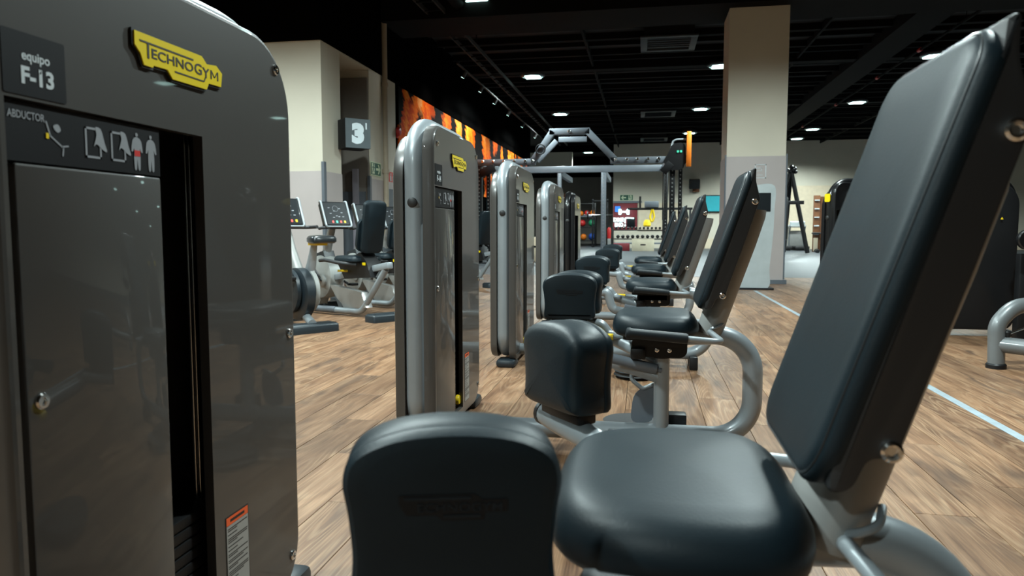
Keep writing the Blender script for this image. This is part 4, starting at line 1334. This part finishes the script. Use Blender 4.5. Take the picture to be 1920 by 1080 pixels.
for k, x in enumerate((-4.45, -4.15, -3.85, -3.55, -3.25, -3.05, -2.05, -0.80, -0.50, -0.22, 0.06, 0.34, 0.56)):
    G().lathe([(0.045, 0), (0.045, 0.015), (0.03, 0.03)], FmY(x, -0.07, 2.82 if k != 6 else 3.6), 12).build('beam_bolt', 'chrome', t)
for (x, y, w) in ((0.70, 0, 0.14), (0.91, 0.0, 0.10), (0.62, 3, 0.12), (-2.66, 3, 0.12), (-1.28, 3, 0.15), (-4.55, 0, 0.14), (-4.30, 0, 0.10), (-4.55, 3, 0.12)):
    u = beam('upright', (x, y, 0), (x, y, 2.72), 'black' if x > 0.6 or x < -4 else 'rig_grey', w, w)
    hol = G()
    for k in range(22):
        hol.lathe([(0.02, 0), (0.02, 0.004), (0.012, 0.002)], FmY(x, y - w / 2, 0.4 + k * 0.105), 8)
    ho = hol.build('hole_rims', 'silver_dull', u)
    ho['kind'] = 'stuff'
    G().box((x, y, 0.01), (0.3, 0.3, 0.02)).build('base_plate', 'black', u)
hb = G().plate(smooth_closed([(0.50, 2.72), (0.62, 3.0), (0.72, 3.18), (0.98, 3.18), (1.02, 2.9), (1.14, 2.82), (1.0, 2.68), (0.92, 2.55), (0.62, 2.55)], 3), -0.12, 0.12, FmY(0, 0, 0), 0.02).build('pulley_head', 'black', t)
G().tube(fillet([(0.66, -0.05, 3.1), (0.70, -0.05, 3.28), (0.80, -0.05, 3.32), (1.06, -0.05, 3.32)], 0.08, 5), 0.025, 10).build('head_handle', 'silver', hb)
for x in (0.83, 0.91):
    G().box((x, -0.125, 3.0), (0.05, 0.02, 0.05)).build('status_light', 'btn_green', hb)
beam('cable_unit', (0.45, -0.05, 2.46), (0.66, -0.05, 2.70), 'black', 0.16, 0.2)
beam('cable_unit', (-4.5, -0.05, 2.5), (-4.1, -0.05, 2.66), 'black', 0.16, 0.22)
for x in (0.46, 0.54):
    G().cyl((x, -0.1, 1.2), (x, -0.1, 2.45), 0.014, 8).build('cable_rod', 'black', t)
G().box((1.11, -0.15, 3.05), (0.12, 0.10, 0.92), bev=0.015).build('post_sleeve', 'orange', t, label='orange vertical sleeve')
G().lathe([(0.12, 0), (0.12, 0.03)], FmY(-2.83, -0.075, 3.13), 4)
G().tube([(-2.83 + 0.13 * math.cos(q * R(24)), -0.10, 3.13 + 0.13 * math.sin(q * R(24))) for q in range(15)], 0.018, 8, closed=True).build('hanging_ring', 'black', t)

# wall light strip and far left shelves
t = thing('storage_rack', 'black storage frame with coloured balls, far left of the back area', 'rack', (-3.40, 43.0, 0))
for x in (-0.55, 0.55):
    for y in (-0.25, 0.25):
        G().box((x, y, 1.25), (0.10, 0.10, 2.5), bev=0.01).build('upright', 'black', t)
for z in (0.30, 1.10, 1.72, 2.45):
    G().box((0, 0, z), (1.2, 0.55, 0.06), bev=0.01).build('shelf', 'rig_grey' if z == 1.72 else 'black', t)
balls = [(-3.05, 1.13, 0.21, 'green', 'green medicine ball, upper of the balls on the black storage frame'), (-3.05, 0.33, 0.21, 'blue', 'blue medicine ball on the lowest shelf of the storage frame'),
         (-3.62, 1.13, 0.2, 'red', 'dark red medicine ball beside the green ball'), (-3.70, 1.75, 0.15, 'orange', 'orange ball on the second highest shelf, left'), (-3.35, 1.75, 0.16, 'red', 'red ball on the second highest shelf, middle'),
         (-3.0, 1.75, 0.17, 'orange', 'orange ball on the second highest shelf, right'), (-3.55, 0.33, 0.19, 'orange', 'orange ball beside the blue ball')]
for x, z, r, m, lab in balls:
    pr = [(max(0.002, r * math.sin(R(a))), r - r * math.cos(R(a))) for a in range(4, 181, 16)]
    o = G().lathe(pr, FZ(x, 43.0, z), 16).build('medicine_ball', m)
    prop(o, lab, 'ball', 'balls on the black storage frame')
t = thing('squat_rack', 'dark squat rack between the storage frame and the maroon panel', 'rack', (-2.35, 40.0, 0))
for x in (-0.45, 0.35):
    G().box((x, 0, 1.3), (0.09, 0.09, 2.6), bev=0.01).build('upright', 'black', t)
    G().box((x, 0.4, 0.04), (0.09, 1.2, 0.08), bev=0.01).build('base_rail', 'black', t)
G().box((-0.05, 0, 2.5), (0.9, 0.09, 0.09), bev=0.01).build('top_rail', 'black', t)
br = G().cyl((-0.95, -0.06, 1.75), (0.95, -0.06, 1.75), 0.016, 10).build('barbell', 'chrome', t)
for x in (-0.75, 0.68):
    G().cyl((x, -0.06, 1.75), (x + 0.06, -0.06, 1.75), 0.22, 20).build('weight_disc', 'black', br)

# neon wall
t = thing('neon_panel', 'maroon wall panel with glowing white dumbbell and lettering on the back wall', 'neon sign', (0, YB, 0))
G().box((-1.0, -0.03, 1.64), (1.22, 0.06, 1.36)).build('backing_panel', 'maroon', t)
G().box((-0.9, -0.05, 2.36), (1.46, 0.1, 0.10)).build('top_rail', 'rig_grey', t)
g = G()
for cx in (-1.26, -0.86):
    g.lathe([(0.07, -0.075), (0.14, -0.07), (0.14, 0.05), (0.06, 0.09)] if cx < -1 else [(0.06, -0.09), (0.14, -0.05), (0.14, 0.07), (0.07, 0.075)], frame((cx, -0.16, 1.86), (0, 1, 0), (0, 0, 1), (1, 0, 0)), 14)
g.cyl((-1.25, -0.16, 1.86), (-0.87, -0.16, 1.86), 0.035, 10)
g.build('neon_dumbbell', 'neon', t)
G().add(*text_geo('DIME', -1.58, -1.08, 1.36, 1.56, 0.03, FmY(0, -0.10, 0), 0.035)).build('neon_lettering', 'neon', t, ang=20)
G().add(*text_geo('ENO', -1.52, -1.10, 1.10, 1.31, 0.03, FmY(0, -0.10, 0), 0.035)).build('neon_lettering', 'neon', t, ang=20)
G().tube(fillet([(-1.0, -0.1, 1.28), (-1.0, -0.1, 1.55), (-0.80, -0.1, 1.55), (-0.56, -0.1, 1.53)], 0.06, 4), 0.03, 8).build('neon_stroke', 'neon', t)
G().lathe([(0.04, 0), (0.04, 0.03)], FmY(-1.0, -0.09, 1.17), 12).build('neon_dot', 'neon', t)
G().plate(rrect(-1.52, -1.25, 1.85, 2.15, 0.02, 2), 0, 0.02, FmY(0, -0.065, 0)).build('blue_light', 'blue_lit', t)
G().box((-0.70, -0.08, 1.32), (0.40, 0.06, 0.48), bev=0.01).build('dark_display', 'screen', t)
o = block('wall_panel', -0.34, 1.75, YB - 0.05, YB, 0.9, 2.30, 'cream')  # bright mirror reflection painted as a plain cream panel
o['kind'] = 'structure'

# dumbbell rack
t = thing('dumbbell_rack', 'long black two-tier dumbbell rack under the glowing neon panel', 'rack', (-0.15, 34.3, 0))
for x in (-1.32, 1.42):
    G().box((x, 0, 0.52), (0.08, 0.45, 1.04), bev=0.01).build('rack_post', 'black', t)
for z in (0.93, 0.52):
    G().box((0.09, -0.05, z), (2.7, 0.40, 0.05), bev=0.01).build('rack_tray', 'black', t)
G().box((0.09, 0, 0.32), (2.7, 0.5, 0.07), bev=0.01).build('base_rail', 'rig_grey', t)


def dumbbell_mesh(r, l):
    g = G()
    for s in (-1, 1):
        g.lathe([(r * 0.8, l * 0.25), (r, l * 0.3), (r, l * 0.46), (r * 0.8, l * 0.5)], frame((0, 0, r), (1, 0, 0), (0, 0, s), (0, -s, 0)), 8)
    g.cyl((0, -l * 0.3, r), (0, l * 0.3, r), 0.016, 8)
    return g.mesh('dumbbell', M['black_gloss'])


d1, d2 = dumbbell_mesh(0.062, 0.24), dumbbell_mesh(0.085, 0.30)
ords = ['first', 'second', 'third', 'fourth', 'fifth', 'sixth', 'seventh', 'eighth', 'ninth', 'tenth', 'eleventh', 'twelfth', 'thirteenth', 'fourteenth']
for k in range(14):
    o = link('dumbbell', d1, None, (-1.27 + k * 0.18 - 0.03, 34.25, 0.957))
    prop(o, 'small black dumbbell on the upper tier of the rack, %s from the left' % ords[k], 'dumbbell', 'dumbbells on the upper tier')
for k in range(11):
    o = link('dumbbell', d2, None, (-1.22 + k * 0.225, 34.25, 0.547))
    prop(o, 'bigger black dumbbell on the lower tier of the rack, %s from the left' % ords[k], 'dumbbell', 'dumbbells on the lower tier')
for k, (x, y) in enumerate(((6.95, 31.6), (7.25, 31.7), (7.52, 31.5))):
    o = link('dumbbell', d2, None, (x, y, 0.0))
    prop(o, 'black dumbbell on the rubber floor before the wall bars, %s from the left' % ords[k], 'dumbbell', 'dumbbells on the floor')

t = thing('plyo_box', 'pale plywood jump box with a dark hand slot below the dumbbell rack', 'box', (-0.07, 33.1, 0))
G().box((0, 0, 0.265), (0.97, 0.5, 0.53), bev=0.006).build('box_body', 'ply', t)
G().plate(rrect(-0.12, 0.12, 0.25, 0.31, 0.028, 5), 0, 0.004, FmY(0, -0.25, 0)).build('hand_slot', 'print_black', t)
G().box((0, 0, 0.532), (0.98, 0.51, 0.012)).build('box_top', 'cream', t)
o = G().box((-1.02, 33.2, 0.17), (0.72, 0.45, 0.34), bev=0.02).build('storage_box', 'maroon')
prop(o, 'dark maroon low box left of the plywood jump box', 'box')
t = thing('plyo_box', 'pale box between the third and fourth grey towers', 'box', (-3.25, 21.6, 0))
G().box((0, 0, 0.36), (0.62, 0.6, 0.72), bev=0.008).build('box_body', 'cream', t)
G().plate(rrect(-0.1, 0.1, 0.42, 0.47, 0.02, 4), 0, 0.004, FmY(0, -0.3, 0)).build('hand_slot', 'print_black', t)
o = G().pillow(smooth_closed([(-0.16, -0.10), (0.0, -0.13), (0.16, -0.10), (0.17, 0.0), (0.16, 0.1), (0, 0.13), (-0.16, 0.10), (-0.17, 0)], 3), [(0.05, 0), (0, 0.05), (0.01, 0.22), (0.06, 0.30)], FZ(0.10, 34.42, 1.086), fan=0.03).build('sand_bag', 'yellow')
prop(o, 'yellow sand bag lying on top of the dumbbell rack', 'bag')
t = thing('storage_beam', 'black storage beam with peg holding a grey foam block, above the dumbbell rack', 'rack', (0.65, 33.0, 0))
G().box((0, 0, 1.87), (2.8, 0.12, 0.10), bev=0.01).build('beam', 'black', t)
for x in (0.15, 1.3):
    G().box((x, 0, 0.92), (0.09, 0.10, 1.84), bev=0.01).build('beam_post', 'black', t)
G().cyl((-0.87, 0, 1.9), (-0.87, 0, 2.42), 0.045, 10).build('peg', 'black', t)
o = G().box((0.28, 33.0, 2.06), (0.62, 0.35, 0.27), bev=0.02).build('foam_block', 'rig_grey')
prop(o, 'grey foam block lying on the black storage beam', 'block')
o = G().tube(fillet([(0.30, 32.9, 1.85), (0.22, 32.88, 1.5), (0.30, 32.88, 1.2), (0.40, 32.88, 1.5), (0.34, 32.9, 1.85)], 0.08, 5), 0.045, 8).build('resistance_band', 'yellow')
prop(o, 'yellow resistance band hanging from the black storage beam', 'band')
t = thing('fire_extinguisher', 'red fire extinguisher left of the maroon neon panel', 'extinguisher', (-1.78, 37.4, 0.5))
G().lathe([(0.09, 0), (0.10, 0.02), (0.10, 0.46), (0.07, 0.54), (0.03, 0.57)], FZ(), 16).build('cylinder_body', 'red', t)
G().box((0, 0, 0.60), (0.05, 0.16, 0.06), bev=0.01).build('valve_handle', 'black', t)
G().box((0, 0.0, -0.25), (0.16, 0.16, 0.5), bev=0.01).build('stand', 'silver_dull', t)

t = thing('wall_speaker', 'black loudspeaker on tan bracket high on the back wall', 'speaker', (2.45, YB, 3.10))
G().box((-0.05, -0.42, 0.12), (0.52, 0.36, 0.44), Matrix.Rotation(R(15), 3, 'X'), bev=0.02).build('speaker_box', 'black', t)
G().box((0.05, -0.12, -0.10), (0.32, 0.24, 0.34), bev=0.02).build('bracket', 'wood_dark', t)
t = thing('lit_display', 'cyan lit display on the back wall, just left of the pillar', 'screen', (3.45, YB - 0.02, 0))
G().box((0, -0.05, 2.25), (1.0, 0.1, 0.85), bev=0.01).build('display_case', 'black', t)
G().plate([(-0.46, 1.87), (0.46, 1.87), (0.46, 2.63), (-0.46, 2.63)], 0, 0.005, FmY(0, -0.1, 0)).build('display_face', 'cyan_lit', t)

# ------------------------------------------------------------------ right background
t = thing('punch_frame', 'black A-frame of a bag stand standing right behind the pillar', 'frame', (5.55, 30.0, 0))
for a, b in (((0, 0, 3.25), (0.70, 0, 0.04)), ((0, 0, 3.25), (-0.85, 0, 0.04)), ((0, 0, 3.25), (0.1, 1.6, 0.04))):
    G().tube([a, b], 0.085, 10).build('leg', 'black', t)
G().box((0.03, -0.02, 2.0), (0.95, 0.12, 0.14), bev=0.01).build('cross_bar', 'black', t)
g = G()
for a, b, c in ((-0.13, 0, 3.25), (0.12, -0.05, 3.3), (0, -0.08, 3.36), (0.16, 0, 3.18), (-0.05, -0.12, 3.2), (0.05, -0.12, 3.25)):
    g.lathe([(0.04, 0), (0.09, 0.05), (0.09, 0.1), (0.04, 0.15)], FZ(a, b, c - 0.07), 10)
g.build('apex_joint', 'black', t)['kind'] = 'stuff'
t = thing('heavy_bag', 'black heavy bag hanging from the A-frame at the pillar edge', 'punching bag', (5.22, 29.5, 0.55))
G().lathe([(0.14, 0), (0.18, 0.03), (0.18, 1.6), (0.15, 1.66), (0.03, 1.72)], FZ(), 18).build('bag_body', 'leather_gloss', t)
G().cyl((0, 0, 1.7), (0.2, 0.4, 2.6), 0.012, 6).build('hanging_strap', 'black', t)
for i, x in enumerate((6.25, 7.0)):  # treadmills reflected in the mirror, built here as solid ones
    t = thing('treadmill', ['grey treadmill seen through the A-frame', 'grey treadmill beside the wooden wall bars'][i], 'treadmill', (x, 35.6, 0), R(90), 'treadmills in the far right')
    part('tm_deck', 'running_deck', 'shell', t, lambda g: g.box((-0.2, 0, 0.14), (1.5, 0.62, 0.12), bev=0.02).box((-0.2, 0, 0.04), (1.3, 0.5, 0.08)))
    part('tm_hood', 'motor_hood', 'silver_dull', t, lambda g: g.box((0.6, 0, 0.45), (0.35, 0.62, 0.9), bev=0.05))
    for s in (-1, 1):
        part(('tm_up', s), 'upright', 'silver', t, lambda g, s=s: g.tube([(0.55, s * 0.33, 0.1), (0.45, s * 0.33, 0.8), (0.2, s * 0.33, 1.15)], 0.04, 10))
    part('tm_con', 'console', 'print_white', t, lambda g: g.box((0.35, 0, 1.2), (0.12, 0.66, 0.30), Matrix.Rotation(R(-25), 3, 'Y'), bev=0.03))
    part('tm_tray', 'console_tray', 'bike_grey', t, lambda g: g.box((0.22, 0, 1.1), (0.3, 0.66, 0.06), bev=0.02))
t = thing('wall_bars', 'dark brown wooden wall bars with orange side boards against the back wall', 'wall bars', (7.55, 33.0, 0))
for x in (-0.36, 0.36):
    G().box((x, 0, 1.20), (0.26, 0.10, 2.40), bev=0.01).build('side_board', 'wood_dark', t)
G().box((0.58, 0.05, 1.20), (0.14, 0.12, 2.44), bev=0.01).build('side_board', 'orange', t, label='orange side board')
G().box((0, 0.06, 1.20), (0.5, 0.03, 2.3)).build('back_board', 'wood_dark', t)
for k in range(5):
    for x in (-0.36, 0.36):
        G().box((x, -0.07, 0.75 + k * 0.36), (0.2, 0.05, 0.05), bev=0.008).build('rung_bracket', 'print_white', t)
for x in (-0.38, 0.30):
    G().box((x, -0.08, 0.32), (0.17, 0.08, 0.56), bev=0.01).build('lower_post', 'cream', t)
G().box((0.0, -0.22, 0.80), (1.1, 0.38, 0.06), bev=0.02).build('bench_shelf', 'foot', t)
o = G().pillow(smooth_closed([(-0.2, -0.1), (0.2, -0.1), (0.22, 0.0), (0.2, 0.1), (-0.2, 0.1), (-0.22, 0)], 3), [(0.04, 0), (0, 0.05), (0.02, 0.15), (0.07, 0.2)], FZ(7.75, 32.72, 0.832), fan=0.02).build('kit_bag', 'foot')
prop(o, 'dark kit bag lying on the shelf of the wooden wall bars', 'bag')
